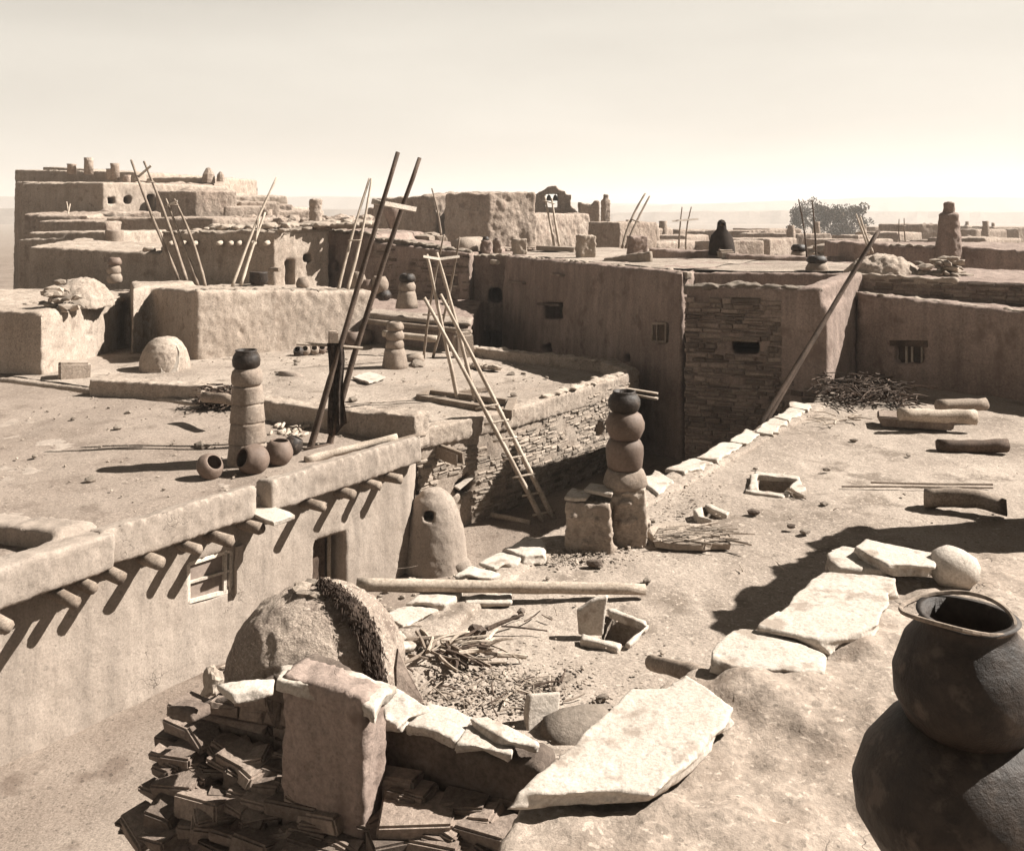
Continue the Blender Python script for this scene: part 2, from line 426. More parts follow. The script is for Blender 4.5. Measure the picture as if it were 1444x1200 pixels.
# the street's own uneven earth, a finer sheet just above the ground
def sheet(poly_fn, x0, x1, y0, y1, step):
    bm = B(); nx, ny = int((x1 - x0) / step), int((y1 - y0) / step); Vt = {}
    for i in range(nx + 1):
        for j in range(ny + 1):
            x, y = x0 + i * step, y0 + j * step
            Vt[i, j] = bm.verts.new((x, y, poly_fn(x, y)))
    for i in range(nx):
        for j in range(ny): bm.faces.new((Vt[i, j], Vt[i + 1, j], Vt[i + 1, j + 1], Vt[i, j + 1]))
    return bm
structure('street', sheet(lambda x, y: .08 + .3 * min(1, max(0, (y - 15.6) / 2)) + .05 * noise.noise(V(x * .8, y * .8, 0)) + .03 * noise.noise(V(x * 3, y * 3, 5)), -14, 8, 4, 30, .14), STREET, True)

def mesa(name, px0, px1, d, ys, depth=260):
    bm = B(); n = len(ys) - 1; rows = []
    k = n * 10
    for j, (dd, hk) in enumerate(((0, 0), (.12, .55), (.2, .95), (.3, 1.0), (1, 1.0), (1.2, 0))):
        row = []
        for i in range(k + 1):
            t = i / k * n; a = min(n - 1, int(t)); f = t - a
            y = ys[a] * (1 - f) + ys[a + 1] * f
            y += noise.noise(V(i * .35, d * .01, 0)) * 1.2
            px = px0 + (px1 - px0) * i / k; D = d + depth * dd
            zt = H - (y - HY) / F * d
            z = -9 + (zt + 9) * hk + (noise.noise(V(i * .8, j * 3, d)) * 4 if 0 < hk < 1 else 0)
            row.append(bm.verts.new(((px - CX) / F * D, D, z)))
        rows.append(row)
    for a, b in zip(rows, rows[1:]):
        for i in range(k): bm.faces.new((a[i], a[i + 1], b[i + 1], b[i]))
    structure(name, bm, MESA)
mesa('mesa_hills', -700, 1100, 2300, [282, 278, 276, 275, 276, 277, 279, 276, 278, 284, 288, 287])
mesa('mesa_hills', 700, 2300, 1900, [292, 290, 287, 281, 276, 277, 282, 285, 288, 292, 290, 288], 300)
mesa('mesa_hills', 820, 2300, 1150, [301, 298, 297, 298, 299, 300, 298, 297, 299, 300, 299], 150)
mesa('mesa_hills', -700, 800, 1100, [294, 292, 291, 292, 294, 293, 291, 293, 295, 297, 299], 150)

# ================================================================== HOUSE UNDER THE RIGHT ROOF
ZR = 2.8
ZS = .35
Rp = [g(1145, 570, ZR), g(905, 692, ZR), g(700, 792, ZR), g(566, 888, ZR), V(-1.75, 7.75, 0), V(-2.2, 7.3, 0), V(-2.1, 6.75, 0),
      V(.3, 5.55, 0), V(2.2, 2.0, 0), V(12, 6, 0), V(12.5, 14, 0), V(9.0, 17.9, 0), V(7.35, 19.6, 0), V(6.0, 18.2, 0)]
R = root('adobe_house', g(900, 800, 0) * 1, 'house whose broad dirt roof with square hatches fills the right foreground', 'house')
def gp(lst, z): return [g(x, y, z) for x, y in lst]
h1 = gp([(855, 861), (909, 880), (880, 905), (845, 897)], ZR)
h2 = gp([(1066, 667), (1126, 674), (1106, 695), (1066, 690)], ZR)
h3 = gp([(994, 714), (1024, 724), (1014, 734), (994, 727)], ZR)
bm = B(); prism(bm, Rp, -.1, ZR)
# slow swells of the trodden surface come from the displacement below
part('roof', bake(bm, .065, .07, 1.3, .02, .2, cuts=[(h, .5, 3.4) for h in (h1, h2, h3)], smooth=3), DIRT2, R)
R.location.z = 0
bm = B()
q = gp([(856, 857), (866, 856), (914, 875), (910, 880), (862, 862)], ZR + .045); slab(bm, q, .07)
q = gp([(910, 881), (917, 879), (888, 908), (880, 906)], ZR + .04); slab(bm, q, .06)
q = gp([(822, 893), (845, 898), (880, 906), (872, 912), (818, 901)], ZR + .035); slab(bm, q, .07)
part('hatch_rim', worn(bm), SLAB, R)
bm = B()
slab(bm, gp([(1052, 688), (1066, 690), (1108, 696), (1106, 700), (1050, 692)], ZR + .04), .07)
slab(bm, gp([(1058, 668), (1068, 667), (1068, 687), (1056, 688)], ZR + .07), .1)
slab(bm, gp([(1064, 664), (1127, 671), (1128, 676), (1066, 669)], ZR + .06), .08)
slab(bm, gp([(1126, 674), (1138, 690), (1112, 698), (1107, 692)], ZR + .05), .08)
part('hatch_rim', worn(bm), SLAB, R)
bm = B()
slab(bm, gp([(978, 716), (990, 714), (993, 727), (1008, 734), (984, 728)], ZR + .1), .12)
slab(bm, gp([(992, 711), (998, 709), (1030, 722), (1024, 726)], ZR + .05), .08)
part('hatch_rim', worn(bm), SLAB, R)
# standing slab of the near hatch
def upright(p0, p1, hgt, thk, lean=V(0, 0, 0), taper=.85, jag=.05):
    bm = B(); d = (p1 - p0); n = V(d.y, -d.x, 0).normalized()
    P = [p0, p0.lerp(p1, .5), p1, p1 - d * (1 - taper) / 2 + V(0, 0, hgt * rnd(.85, 1.1)) + lean, p0.lerp(p1, .45) + V(0, 0, hgt * (1 + jag)) + lean, p0 + d * (1 - taper) / 2 + V(0, 0, hgt * rnd(.8, 1)) + lean]
    slab(bm, P, thk, .01, .008); return bm
a, b_ = g(816, 896, ZR), g(850, 897, ZR)
bm = B(); slab(bm, [a, b_, w(858, 840, b_.y + .03), w(838, 845, a.y + .02), w(814, 862, a.y)], .06, .008, .008)
single('hatch_stone', worn(bm, .016, .015), SLAB, 'pale upright stone slab standing at the left side of the near roof hatch', 'stone slab')

# ---- loose flat stones along the roof edge
edge = [
 ([(1113, 566), (1144, 569), (1141, 578), (1114, 574)], .14, 'short pale coping stone at the far end of the roof edge, below the leaning pole'),
 ([(1092, 587), (1116, 574), (1138, 578), (1111, 593)], .10, 'pale coping stone second from the far end of the right roof edge'),
 ([(1064, 607), (1090, 589), (1110, 594), (1088, 611)], .10, 'pale coping stone beside the foot of the leaning pole'),
 ([(1028, 622), (1053, 605), (1073, 611), (1053, 625)], .11, 'tilted coping stone just nearer than the foot of the leaning pole'),
 ([(983, 645), (1017, 622), (1050, 625), (1012, 649)], .10, 'longest pale coping stone on the roof edge behind the pot chimney'),
 ([(938, 659), (977, 645), (1003, 652), (968, 668)], .08, 'broken flat stone between the long coping stone and the pot chimney'),
 ([(904, 676), (924, 665), (951, 676), (928, 695)], .10, 'square white stone slab right of the dark pot chimney'),
 ([(714, 775), (744, 752), (767, 757), (764, 783), (740, 787)], .12, 'rough stone on the roof edge under the foot of the street ladder'),
 ([(676, 793), (711, 774), (741, 787), (698, 802)], .07, 'smooth flat slab on the roof edge, nearer than the street ladder'),
 ([(640, 812), (662, 796), (707, 808), (694, 816)], .07, 'cracked flat slab on the roof edge just behind the round log'),
 ([(572, 849), (600, 833), (652, 831), (626, 850)], .14, 'thick pale slab under the left part of the round log'),
 ([(540, 868), (580, 852), (618, 859), (567, 883)], .05, 'wide thin slab in front of the thick pale slab, left of the log shadow'),
 ([(544, 897), (567, 886), (583, 906), (553, 926)], .08, 'pale slab squeezed between the plastered oven and the firewood'),
]
for i, (pl, th, lb) in enumerate(edge):
    th *= .7; z = ZR + .04 + th * .6
    bm = B(); P = gp(pl, z); tx = rnd(-.05, .05); ty = rnd(-.04, .04); c = sum(P, V(0, 0, 0)) / len(P)
    P = [p + V(0, 0, (p.x - c.x) * tx + (p.y - c.y) * ty) for p in P]
    slab(bm, P, th, .022, .012, 2)
    single('coping_stone', worn(bm), SLAB, lb, 'stone slab', 'flat stones along the roof edge')
bm = B(); slab(bm, gp([(655, 840), (722, 834), (722, 848), (656, 850)], ZR + .05), .05)
single('flat_stone', worn(bm), SLAB, 'low stone slab on the roof directly under the middle of the round log', 'stone slab')
# low earth curb beneath the stones
bm = B(); e = [Rp[0] + V(-.1, 0, 0), Rp[1], Rp[2], Rp[3]]
strip(bm, [p + NA * .18 for p in e], .42, ZR - .3, ZR + .04)
part('edge_curb', bake(bm, .06, .06, .5, .03, .15), DIRT2, R)

# ---- log lying across the edge
bm = B(); log(bm, w(503, 825, 8.25), w(910, 831, 8.36), .06, .05, 12, .08, 16, .02)
single('round_log', bm, PALEWOOD, 'long peeled round log lying across the roof in front of the street ladder', 'log', smooth=True)

# ---- the dark pot chimney and its bench
cb = g(882, 768, ZR)
ch = root('pot_chimney', cb, 'tall chimney of three dark jars stacked on a rough stone pillar', 'chimney')
mpp = cb.y / F
bm = B()
prism(bm, [cb + V(-.14, -.05, 0), cb + V(.2, -.1, 0), cb + V(.22, .26, 0), cb + V(-.13, .28, 0)], ZR - .1, ZR + .62, .03)
for i in range(40):
    a_ = rnd(0, 6.28); rock(bm, cb + V(.03 + .17 * math.cos(a_), .09 + .17 * math.sin(a_), rnd(.02, .6)), rnd(.04, .08), 1, .3, (1.3, 1, .6))
me = bake(bm, .022, .05, .25, .03, .06, smooth=1); part('pillar', me, ADOBE, ch)
z = ZR + .58
top = [((690 - 662) * mpp, .15, .24, LPOT, 0), (70 * mpp, 0, .225, DPOT, 1)]
cc = cb + V(0, .08, 0)
bm = B(); lathe(bm, [(.2, 0), (.235, .05), (.22, .12), (.19, .19), (.17, .2)], V(cc.x, cc.y, z), 24, .1); part('collar', bm, LPOT, ch, True); z += .17
bm = B(); lathe(bm, [(.12, 0), (.185, .06), (.2, .2), (.198, .27), (.17, .33), (.13, .36)], V(cc.x, cc.y, z), 28, .03); part('jar', bm, POT, ch, True); z += .33
bm = B(); lathe(bm, [(.11, 0), (.165, .04), (.203, .13), (.206, .19), (.175, .27), (.12, .31)], V(cc.x + .005, cc.y, z), 28, .03); part('jar', bm, POT, ch, True); z += .285
bm = B(); lathe(bm, [(.1, 0), (.15, .04), (.172, .1), (.17, .15), (.14, .2), (.115, .225), (.122, .24), (.105, .24), (.11, .1), (.005, .05)], V(cc.x - .005, cc.y, z), 28, .03); part('jar', bm, DPOT, ch, True)
sb = g(835, 776, ZR)
st = root('adobe_pillar', sb, 'squat square adobe pillar left of the dark pot chimney, capped with thin flat stones', 'pillar')
bm = B(); prism(bm, [sb + V(-.27, -.02, 0), sb + V(.17, -.1, 0), sb + V(.27, .3, 0), sb + V(-.16, .36, 0)], ZR - .1, ZR + .5, .03)
for i in range(30):
    rock(bm, sb + V(rnd(-.2, .22), rnd(-.06, .02) , rnd(.02, .46)), rnd(.03, .07), 1, .3, (1.3, 1, .6))
part('body', bake(bm, .022, .06, .25, .03, .06, smooth=1), ADOBE, st)
bm = B(); slab(bm, [sb + V(-.3, 0, .55), sb + V(-.05, -.06, .56), sb + V(.02, .2, .57), sb + V(-.2, .32, .55)], .04)
part('cap_stone', bm, SLAB, st)
bm = B(); slab(bm, [sb + V(-.08, .1, .61), sb + V(.2, -.04, .6), sb + V(.3, .25, .6), sb + V(0, .34, .6)], .04)
part('cap_stone', bm, SLAB, st)

# ================================================================== NEAR STONE WALL WITH PIER
nw = root('stone_wall', V(-.8, 5.8, 2.0), 'dark broken stone wall with a plastered pier at the bottom of the view', 'wall')
n0, n1, n2, n3 = V(.16, 5.3, 0), V(-.85, 5.78, 0), V(-1.6, 6.2, 0), V(-2.3, 6.45, 0)
bm = B()
prism(bm, [n0, n1, n1 + V(.1, .24, 0), n0 + V(.1, .22, 0)], 0, [3.10, 3.14, 3.14, 3.10])
prism(bm, [n0 + V(.05, .1, 0), n1 + V(.05, .1, 0), n1 + V(.3, .7, 0), n0 + V(.3, .6, 0)], 0, 2.8)
prism(bm, [n1, n2, n2 + V(.2, .42, 0), n1 + V(.1, .24, 0)], 0, [3.14, 3.2, 3.2, 3.14])
prism(bm, [n2, n3, n3 + V(.25, .4, 0), n2 + V(.2, .42, 0)], 0, [3.14, 2.8, 2.8, 3.14])
part('core', bake(bm, .04, .06, .4, .025, .12), DSTONE, nw)
pr = [w(397, 950, 5.62), w(514, 983, 5.33)]
bm = B(); a, b_ = V(*pr[0][:2], 0), V(*pr[1][:2], 0)
prism(bm, [a, b_, b_ + V(.09, .24, 0), a + V(.1, .22, 0)], 0, [3.49, 3.49, 3.47, 3.49], .05)
part('pier', bake(bm, .03, .06, .35, .025, .1), MUD, nw)
bm = B(); slab(bm, [w(391, 953, 5.6), w(400, 938, 5.85), w(452, 934, 5.85), w(560, 966, 5.6), w(531, 996, 5.3), w(470, 978, 5.42)], .09, .02, .012, 2)
part('lit_pier_top', worn(bm, .02, .03), SLAB, nw)  # paler slab added so the pier top looks sunlit
bm = B()
nn = wnorm(n0, n1)
stone_face(bm, n1 + A * .1, n0, (.8, .8), (3.04, 3.02), nn, (.05, .17), (.14, .6), .05, .1)
stone_face(bm, n3, n2, (.8, .8), (2.85, 3.12), wnorm(n3, n2), (.05, .16), (.16, .6), .05, .05)
stone_face(bm, n2, n1, (.8, .8), (3.12, 3.1), nn, (.05, .17), (.14, .6), .05, .1)
for i in range(34):
    t = i / 34; c = V(-2.3 - rnd(-.2, -.02), 6.45 + rnd(-.05, .2), .9 + t * 1.95)
    cube(bm, c, rnd(.25, .42), rnd(.2, .3), rnd(.06, .1), rnd(-.6, -.3), .012, .012)
part('stonework', bm, DSTONE, nw)
bm = B()
o0, o1, o3 = n0 + nn * 1.2, n1 + nn * 1.3, n3 + nn * .45 + V(.15, -.1, 0)
prism(bm, [n0 - nn * .1, n1 - nn * .1, o1, o0], 0, [2.84, 2.82, 2.3, 2.45]); prism(bm, [n1 - nn * .1, n3 - nn * .1 + V(.1, 0, 0), o3, o1], 0, [2.82, 2.6, 2.2, 2.3])
part('earth_footing', bake(bm, .04, .10, .6, .03, .12), MUD, nw)
bm = B()
for k in range(170):
    t, u = rnd(0, .97), rnd(0, 1) ** 1.3; p = n0.lerp(n3, t) + nn * (.06 + (1.05 - .6 * t) * u)
    zz = 2.84 - .22 * max(0, t - .3) - .46 * u * (1 - .3 * t) + rnd(-.02, .05); s_ = rnd(.5, 1.2)
    t_ = B(); cube(t_, V(0, 0, 0), rnd(.16, .40) * s_, rnd(.14, .28) * s_, rnd(.05, .11) * s_, 0, .014, .022)
    me_ = bpy.data.meshes.new('tmp'); t_.to_mesh(me_); t_.free(); me_.transform(Matrix.Translation(V(p.x, p.y, zz)) @ Matrix.Rotation(-.46 + random.gauss(0, .3), 4, 'Z') @ Matrix.Rotation(random.gauss(0, .09), 4, 'X') @ Matrix.Rotation(random.gauss(0, .09), 4, 'Y'))
    bm.from_mesh(me_); bpy.data.meshes.remove(me_)
part('fallen_stonework', bm, DSTONE, nw)
caps = [([(527, 985), (560, 968), (606, 997), (560, 1025)], 3.16, .07), ([(572, 1020), (607, 992), (672, 1012), (640, 1044)], 3.13, .07),
        ([(640, 1044), (668, 1014), (724, 1046), (722, 1064)], 3.14, .07), ([(664, 1016), (690, 1008), (757, 1042), (755, 1052), (722, 1046)], 3.17, .06)]
names = ['first pale cap slab right of the pier on the near stone wall', 'grey-brown cap slab in the middle of the near stone wall',
         'lower pale cap slab at the right end of the near stone wall', 'upper pale cap slab overlapping the right end of the near stone wall']
for (pl, z, th), lb in zip(caps, names):
    bm = B(); slab(bm, gp(pl, z + .04), th, .02, .012, 2); single('cap_slab', worn(bm, .018), SLAB, lb, 'stone slab', 'slabs capping the near wall')
bm = B(); slab(bm, gp([(300, 965), (340, 958), (388, 955), (386, 968), (330, 978)], 3.2), .06, .02); single('cap_slab', worn(bm, .018), SLAB, 'thin pale slab on the broken wall left of the pier', 'stone slab', 'slabs capping the near wall')
bm = B(); slab(bm, gp([(232, 998), (262, 984), (300, 990), (268, 1008)], 2.98), .07, .02); single('cap_slab', worn(bm, .018), DSTONE, 'dark jutting slab at the ragged left end of the near wall', 'stone slab', 'slabs capping the near wall')
bm = B(); P0 = g(742, 1035, ZR); slab(bm, [P0, P0 + V(.22, .05, .0), P0 + V(.24, .16, .2), P0 + V(.03, .1, .22)], .08, .012)
single('building_stone', worn(bm, .015, .012), SLAB, 'squared white stone tilted on the roof beside the near slab wall', 'stone block')
bm = B(); rock(bm, g(815, 1030, ZR + .02), .2, 2, .25, (1.2, .8, .45), .3); single('boulder', bm, STONE, 'dull rounded stone half hidden behind the big pale foreground slab', 'stone', smooth=True)

# ================================================================== BIG OVEN
oc = g(437, 966, ZR); oc = V(oc.x, oc.y + .25, ZR)
oven = root('dome_oven', oc, 'large rough dome oven with a dark hide draped over its side, left foreground', 'oven')
bm = B()
lathe(bm, [(.68, -.25), (.69, .0), (.67, .12), (.60, .29), (.48, .44), (.33, .55), (.19, .60), (.04, .615)], oc, 36, .05)
part('dome', bake(bm, .025, .028, .35, .018, .07), mat('straw_mud', [(.30, .232, .185), (.46, .37, .30), (.20, .15, .12)], 1.6, 40, .45, bump=1.0, bscale=16, straw=.3, dist=.05), oven)
bm = B()
for k in range(9):
    a_ = k / 9 * 6.28; rock(bm, oc + V(.13 * math.cos(a_), .12 * math.sin(a_), .62), .055, 1, .3, (1.3, 1, .5), flat=1)
part('vent_ring', bm, STONE, oven)
bm = B()
def domept(a_, t):  # t 0 top .. 1 base
    rr = .69 * math.sin(min(1, t) * math.pi / 2) ** .9; zz = .625 * math.cos(min(1, t) * math.pi / 2) ** .85 if t < 1 else 0
    return oc + V(math.cos(a_) * rr, math.sin(a_) * rr, zz)
prev = None
ts = [i / 22 * .97 for i in range(23)]
for i, t in enumerate(ts):
    row = []
    wd = .05 + .035 * math.sin(t * 3.0)
    for j in range(6):
        u = (j / 5 - .5) * 2
        a0 = math.radians(-38) - .12 * t
        c = domept(a0, .02 + t); dv = V(-math.sin(a0), math.cos(a0), 0)
        row.append(bm.verts.new(c + dv * u * wd + (c - oc).normalized() * (.035 + .05 * (1 - u * u) + rnd(-.012, .012)) + V(rnd(-.01, .01), rnd(-.01, .01), 0)))
    if prev:
        for j in range(5): bm.faces.new((prev[j], prev[j + 1], row[j + 1], row[j]))
    prev = row
base_faces = bm.faces[:]
for f in list(base_faces):       # tufts of hair
    c = f.calc_center_median(); nrm = (c - oc).normalized()
    for k in range(24):
        p = c + V(rnd(-.03, .03), rnd(-.03, .03), rnd(-.02, .02)); s_ = V(rnd(-1, 1), rnd(-1, 1), 0) * .006
        tip = p + nrm * rnd(.01, .035) + V(rnd(-.02, .02), -.01, -rnd(.03, .09))
        bm.faces.new([bm.verts.new(p - s_), bm.verts.new(p + s_), bm.verts.new(tip)])
bmesh.ops.recalc_face_normals(bm, faces=bm.faces[:])
me = bpy.data.meshes.new('hide'); bm.to_mesh(me); bm.free()
single('draped_hide', me, HIDE, 'dark shaggy hide hanging down the right side of the big dome oven', 'hide')
# black leaning door slab by the oven
p0, p1 = w(556, 968, oc.y - .62), w(601, 974, oc.y - .52)
bm = B(); slab(bm, [V(p0.x, p0.y, ZR), V(p1.x, p1.y, ZR), w(560, 912, oc.y - .4)], .035, .006, .006)
single('door_slab', bm, DSTONE, 'dark triangular stone slab leaning against the right foot of the big oven', 'stone slab')
for k, (px, py) in enumerate([(299, 962)]):
    bm = B(); rock(bm, g(px, py, 3.15), .08, 3, .5, (.8, .6, 1.1)); single('loose_stone', bm, STONE, ['pale pointed stone at the left foot of the big oven', 'small stone second along the left foot of the big oven', 'small stone on the wall in front of the big oven'][k], 'stone')

# ================================================================== CAMERA TERRACE WITH SLABS, RIGHT FOREGROUND
ZT = 3.74
T = root('adobe_house', V(2, 4.5, 0), 'house whose raised earth parapet with pale slabs runs along the bottom right', 'house')
tp = [g(740, 1110, ZT), g(893, 985, ZT), g(1000, 930, ZT), g(1075, 882, ZT), g(1160, 806, ZT), g(1178, 776, ZT), g(1330, 772, ZT) + V(.6, -.1, 0), V(6, 5, 0), V(4.5, 1.2, 0), V(.6, 1.6, 0), V(-.35, 2.9, 0)]
bm = B(); prism(bm, tp, 0, ZT, .03)
# earth heaped towards the right
for mx, my, mr in ((g(1130, 985, ZT).x, g(1130, 985, ZT).y, .5), (g(1210, 900, ZT).x, g(1210, 900, ZT).y, .55), (g(1280, 1010, ZT).x, g(1280, 1010, ZT).y, .6), (2.9, 5.6, .7)):
    lathe(bm, [(mr, -.3), (mr * .97, -.02), (mr * .7, .06), (mr * .35, .10), (.02, .11)], V(mx, my, ZT), 20, .2)
part('parapet', bake(bm, .045, .10, .5, .035, .12, smooth=4), ADOBE, T)
tsl = [
 ([(728, 1108), (790, 1062), (868, 992), (893, 972), (932, 968), (970, 957), (1042, 1002), (1000, 1042), (948, 1088), (925, 1112)], .07, ZT + .12, 'very large pale slab nearest the camera at the bottom centre'),
 ([(1000, 914), (1045, 882), (1090, 886), (1160, 920), (1163, 945), (1100, 948), (1050, 940), (1003, 930)], .07, ZT + .10, 'pale rounded slab between the two biggest slabs of the parapet'),
 ([(1072, 880), (1157, 804), (1266, 817), (1236, 886), (1150, 902)], .07, ZT + .14, 'smooth square slab in the middle of the foreground parapet'),
 ([(1168, 778), (1188, 769), (1252, 783), (1248, 804), (1182, 799)], .09, ZT + .10, 'small rounded slab beyond the smooth square slab'),
 ([(1205, 770), (1220, 761), (1321, 780), (1319, 800), (1250, 796)], .08, ZT + .17, 'long slab at the far end of the foreground parapet'),
]
for pl, th, z, lb in tsl:
    bm = B(); P = gp(pl, z); c = sum(P, V(0, 0, 0)) / len(P); tx, ty = rnd(-.02, .03), rnd(-.02, .02)
    slab(bm, [p + V(0, 0, (p.x - c.x) * tx + (p.y - c.y) * ty) for p in P], th, .018, .014, 3)
    single('parapet_slab', worn(bm, .0145, .016), SLAB, lb, 'stone slab', 'pale slabs on the foreground parapet')
bm = B(); rock(bm, g(1345, 800, ZT + .12), .16, 2, .2, (1, .9, .8)); single('boulder', bm, SLAB, 'rounded pale boulder at the right end of the foreground parapet', 'stone', smooth=True)
for k, (px, py, s_) in enumerate([(1150, 958, .07), (1178, 908, .06), (1232, 900, .06)]):
    bm = B(); rock(bm, g(px, py, ZT + .03), s_, 2, .3, (1.2, .9, .7)); single('wedge_stone', bm, STONE, ['brown wedge stone under the near edge of the rounded slab', 'small stone at the corner where two parapet slabs meet', 'small stone right of the smooth square slab'][k], 'stone')
bm = B(); plank(bm, w(1046, 880, 5.5), w(1050, 884, 5.2), .1, .08)
bm.free()
bm = B(); log(bm, w(919, 934, 6.55), w(985, 952, 5.9), .05, .06, 10, .1, 6, .01); single('timber', bm, WOOD, 'grey split timber jutting from under the foreground parapet over its own shadow', 'timber', smooth=True)
# the big pots at the right edge
pc = V(.985, 2.0, 4.88)
pch = root('pot_chimney', V(pc.x, pc.y, 0), 'big dark chimney of two fat jars at the right edge, closest to the camera', 'chimney')
bm = B(); cube(bm, V(pc.x, pc.y, 2.43), .24, .24, 4.88, .4, .02, .0); part('shaft', bm, ADOBE, pch)
bm = B(); lathe(bm, [(.13, 0), (.18, .03), (.215, .09), (.226, .155), (.21, .225), (.165, .29), (.13, .32)], pc, 64, .09); part('jar', bm, DPOT, pch, True)
bm = B(); lathe(bm, [(.09, .29), (.125, .315), (.15, .365), (.152, .415), (.13, .48), (.098, .52), (.092, .535), (.103, .548), (.085, .548), (.088, .5), (.004, .4)], pc, 64, .09); part('jar', bm, DPOT, pch, True)
bm = B()
for k in range(40):
    a_ = k / 40 * 6.283; c = pc + V(-.02, .0, .552) + V(math.cos(a_) * .115, math.sin(a_) * .1, .01 * math.sin(a_ * 2))
    nx_ = pc + V(-.02, .0, .552) + V(math.cos(a_ + .157) * .115, math.sin(a_ + .157) * .1, .01 * math.sin(a_ * 2 + .314))
    log(bm, c, nx_, .005, .005, 6, 0, 1)
single('rope_hoop', bm, WOOD, 'pale twisted withe hoop lying on the mouth of the big dark jars', 'hoop')
# ================================================================== LONG PLASTERED HOUSE, LEFT
ZL = 2.22
La, Lb = V(-1.76, 15.9, 0), V(-5.1, 11.2, 0)
dl = (La - Lb).normalized(); nl = wnorm(La, Lb)
Lc = Lb - dl * 4.5
hl = root('adobe_house', (La + Lb) / 2, 'long smooth plastered house with projecting roof beams, window and doorway, left foreground', 'house')
bm = B(); prism(bm, [La, Lc, Lc + V(-9, 6.5, 0), V(-15, 23.4, 0), V(-9.1, 20.5, 0), V(-1.75, 16.95, 0)], -.1, [ZL, ZL, ZL, ZL, ZL, ZL])
wq = [wallpt(267, 849, La, Lb), wallpt(326, 833, La, Lb), wallpt(327, 776, La, Lb), wallpt(266, 796, La, Lb)]
dt = wallpt(447, 772, La, Lb), wallpt(484, 757, La, Lb)
dq = [V(dt[0].x, dt[0].y, .1), V(dt[1].x, dt[1].y, .1), dt[1], dt[0]]
lh = gp([(392, 628), (436, 640), (470, 626), (428, 612)], ZL)
part('wall', bake(bm, .06, .05, 1.0, .012, .18, cuts=[hole(wq, nl, .28), hole(dq, nl, .9), (lh, 1.4, 2.8)]), PLASTER, hl)
bm = B()
def rs(x, y): return ZL + .03 + .045 * noise.noise(V(x * .7, y * .7, 1)) + .02 * noise.noise(V(x * 2.5, y * 2.5, 2))
def poly_sheet(poly, zf, step=.13, bottom=.12):
    """earth sheet over a polygon (convex enough), clipped to it"""
    t = B(); xs = [p.x for p in poly]; ys = [p.y for p in poly]
    x0, x1, y0, y1 = min(xs), max(xs), min(ys), max(ys)
    nx, ny = int((x1 - x0) / step) + 1, int((y1 - y0) / step) + 1
    grid = {}
    for i in range(nx + 1):
        for j in range(ny + 1): grid[i, j] = t.verts.new((x0 + i * step, y0 + j * step, 0))
    for i in range(nx):
        for j in range(ny): t.faces.new((grid[i, j], grid[i + 1, j], grid[i + 1, j + 1], grid[i, j + 1]))
    ar = sum(poly[i].x * poly[(i + 1) % len(poly)].y - poly[(i + 1) % len(poly)].x * poly[i].y for i in range(len(poly)))
    pl = poly if ar > 0 else list(reversed(poly))
    for i in range(len(pl)):
        p, q = pl[i], pl[(i + 1) % len(pl)]; e = q - p; n = V(e.y, -e.x, 0)
        bmesh.ops.bisect_plane(t, geom=t.verts[:] + t.edges[:] + t.faces[:], plane_co=V(p.x, p.y, 0), plane_no=n, clear_outer=True)
    for v in t.verts: v.co.z = zf(v.co.x, v.co.y)
    return t
part('roof', poly_sheet([La + V(-.2, -.1, 0), Lb + V(-.2, .1, 0), Lc, Lc + V(-9, 6.5, 0), V(-15, 23.4, 0), V(-9.1, 20.5, 0), V(-1.75, 16.95, 0)], rs), DIRT, hl, True)
# parapet on the beams
def parapet(s0, s1, name):
    o0, o1 = Lb + dl * s0, Lb + dl * s1
    bm = B(); prism(bm, [o0 + nl * .2, o1 + nl * .2, o1 - nl * .12, o0 - nl * .12], 2.0, [2.48, 2.48, 2.42, 2.42])
    part(name, bake(bm, .045, .06, .6, .02, .14), PLASTER, hl)
LL = (La - Lb).length
parapet(-.02, LL * .405, 'parapet'); parapet(LL * .445, LL + .1, 'parapet')
cq = Lb + dl * LL * .425
bm = B(); slab(bm, [cq - dl * .2 + nl * -.2 + V(0, 0, 2.1), cq + dl * .2 + nl * -.2 + V(0, 0, 2.1), cq + dl * .22 + nl * .62 + V(0, 0, 2.04), cq - dl * .18 + nl * .62 + V(0, 0, 2.04)], .07)
part('rain_spout', bm, SLAB, hl)
Lo = La + nl * .42, Lb + nl * .42
for px, py in [(127, 799), (171, 786), (222, 772), (276, 760), (323, 746), (368, 732), (457, 702), (503, 689), (540, 672), (564, 657)]:
    e = wallpt(px, py, *Lo); e.z = min(e.z, 1.93)
    e += nl * rnd(-.07, .07) + dl * rnd(-.05, .05)
    bm = B(); log(bm, e - nl * .9, e, rnd(.062, .085), None, 11, .12, 3); part('roof_beam', bm, WOOD, hl, True)
# window
wf = root  # frame built as a part with panes below it
ins = -nl * .03
bl, br, tr, tl = [p + ins for p in wq]
bm = B()
for a, b_ in ((bl, br), (br, tr), (tr, tl), (tl, bl)): plank(bm, a, b_, .05, .05, up=nl)
plank(bm, bl.lerp(tl, .5), br.lerp(tr, .5), .035, .035, up=nl)
plank(bm, br + (bl - br) * .14, tr + (tl - tr) * .14, .05, .05, up=nl)
wfr = part('window', bm, BOARD, hl)
bm = B(); slab(bm, [p - nl * .02 for p in (bl, br, tr, tl)], .02, 0.002, .002); part('pane', bm, GLASS, wfr)
bm = B(); cw = wq[1] + (wq[2] - wq[1]) * .5
slab(bm, [wq[1] + nl * .03 + dl * .02 + V(0, 0, -.04), wq[1] + nl * .03 + dl * .14 + V(0, 0, -.04), wq[2] + nl * .03 + dl * .14 + V(0, 0, .06), wq[2] + nl * .03 + dl * .02 + V(0, 0, .06)], .05, .008)
part('jamb', bm, PLASTER, wfr)
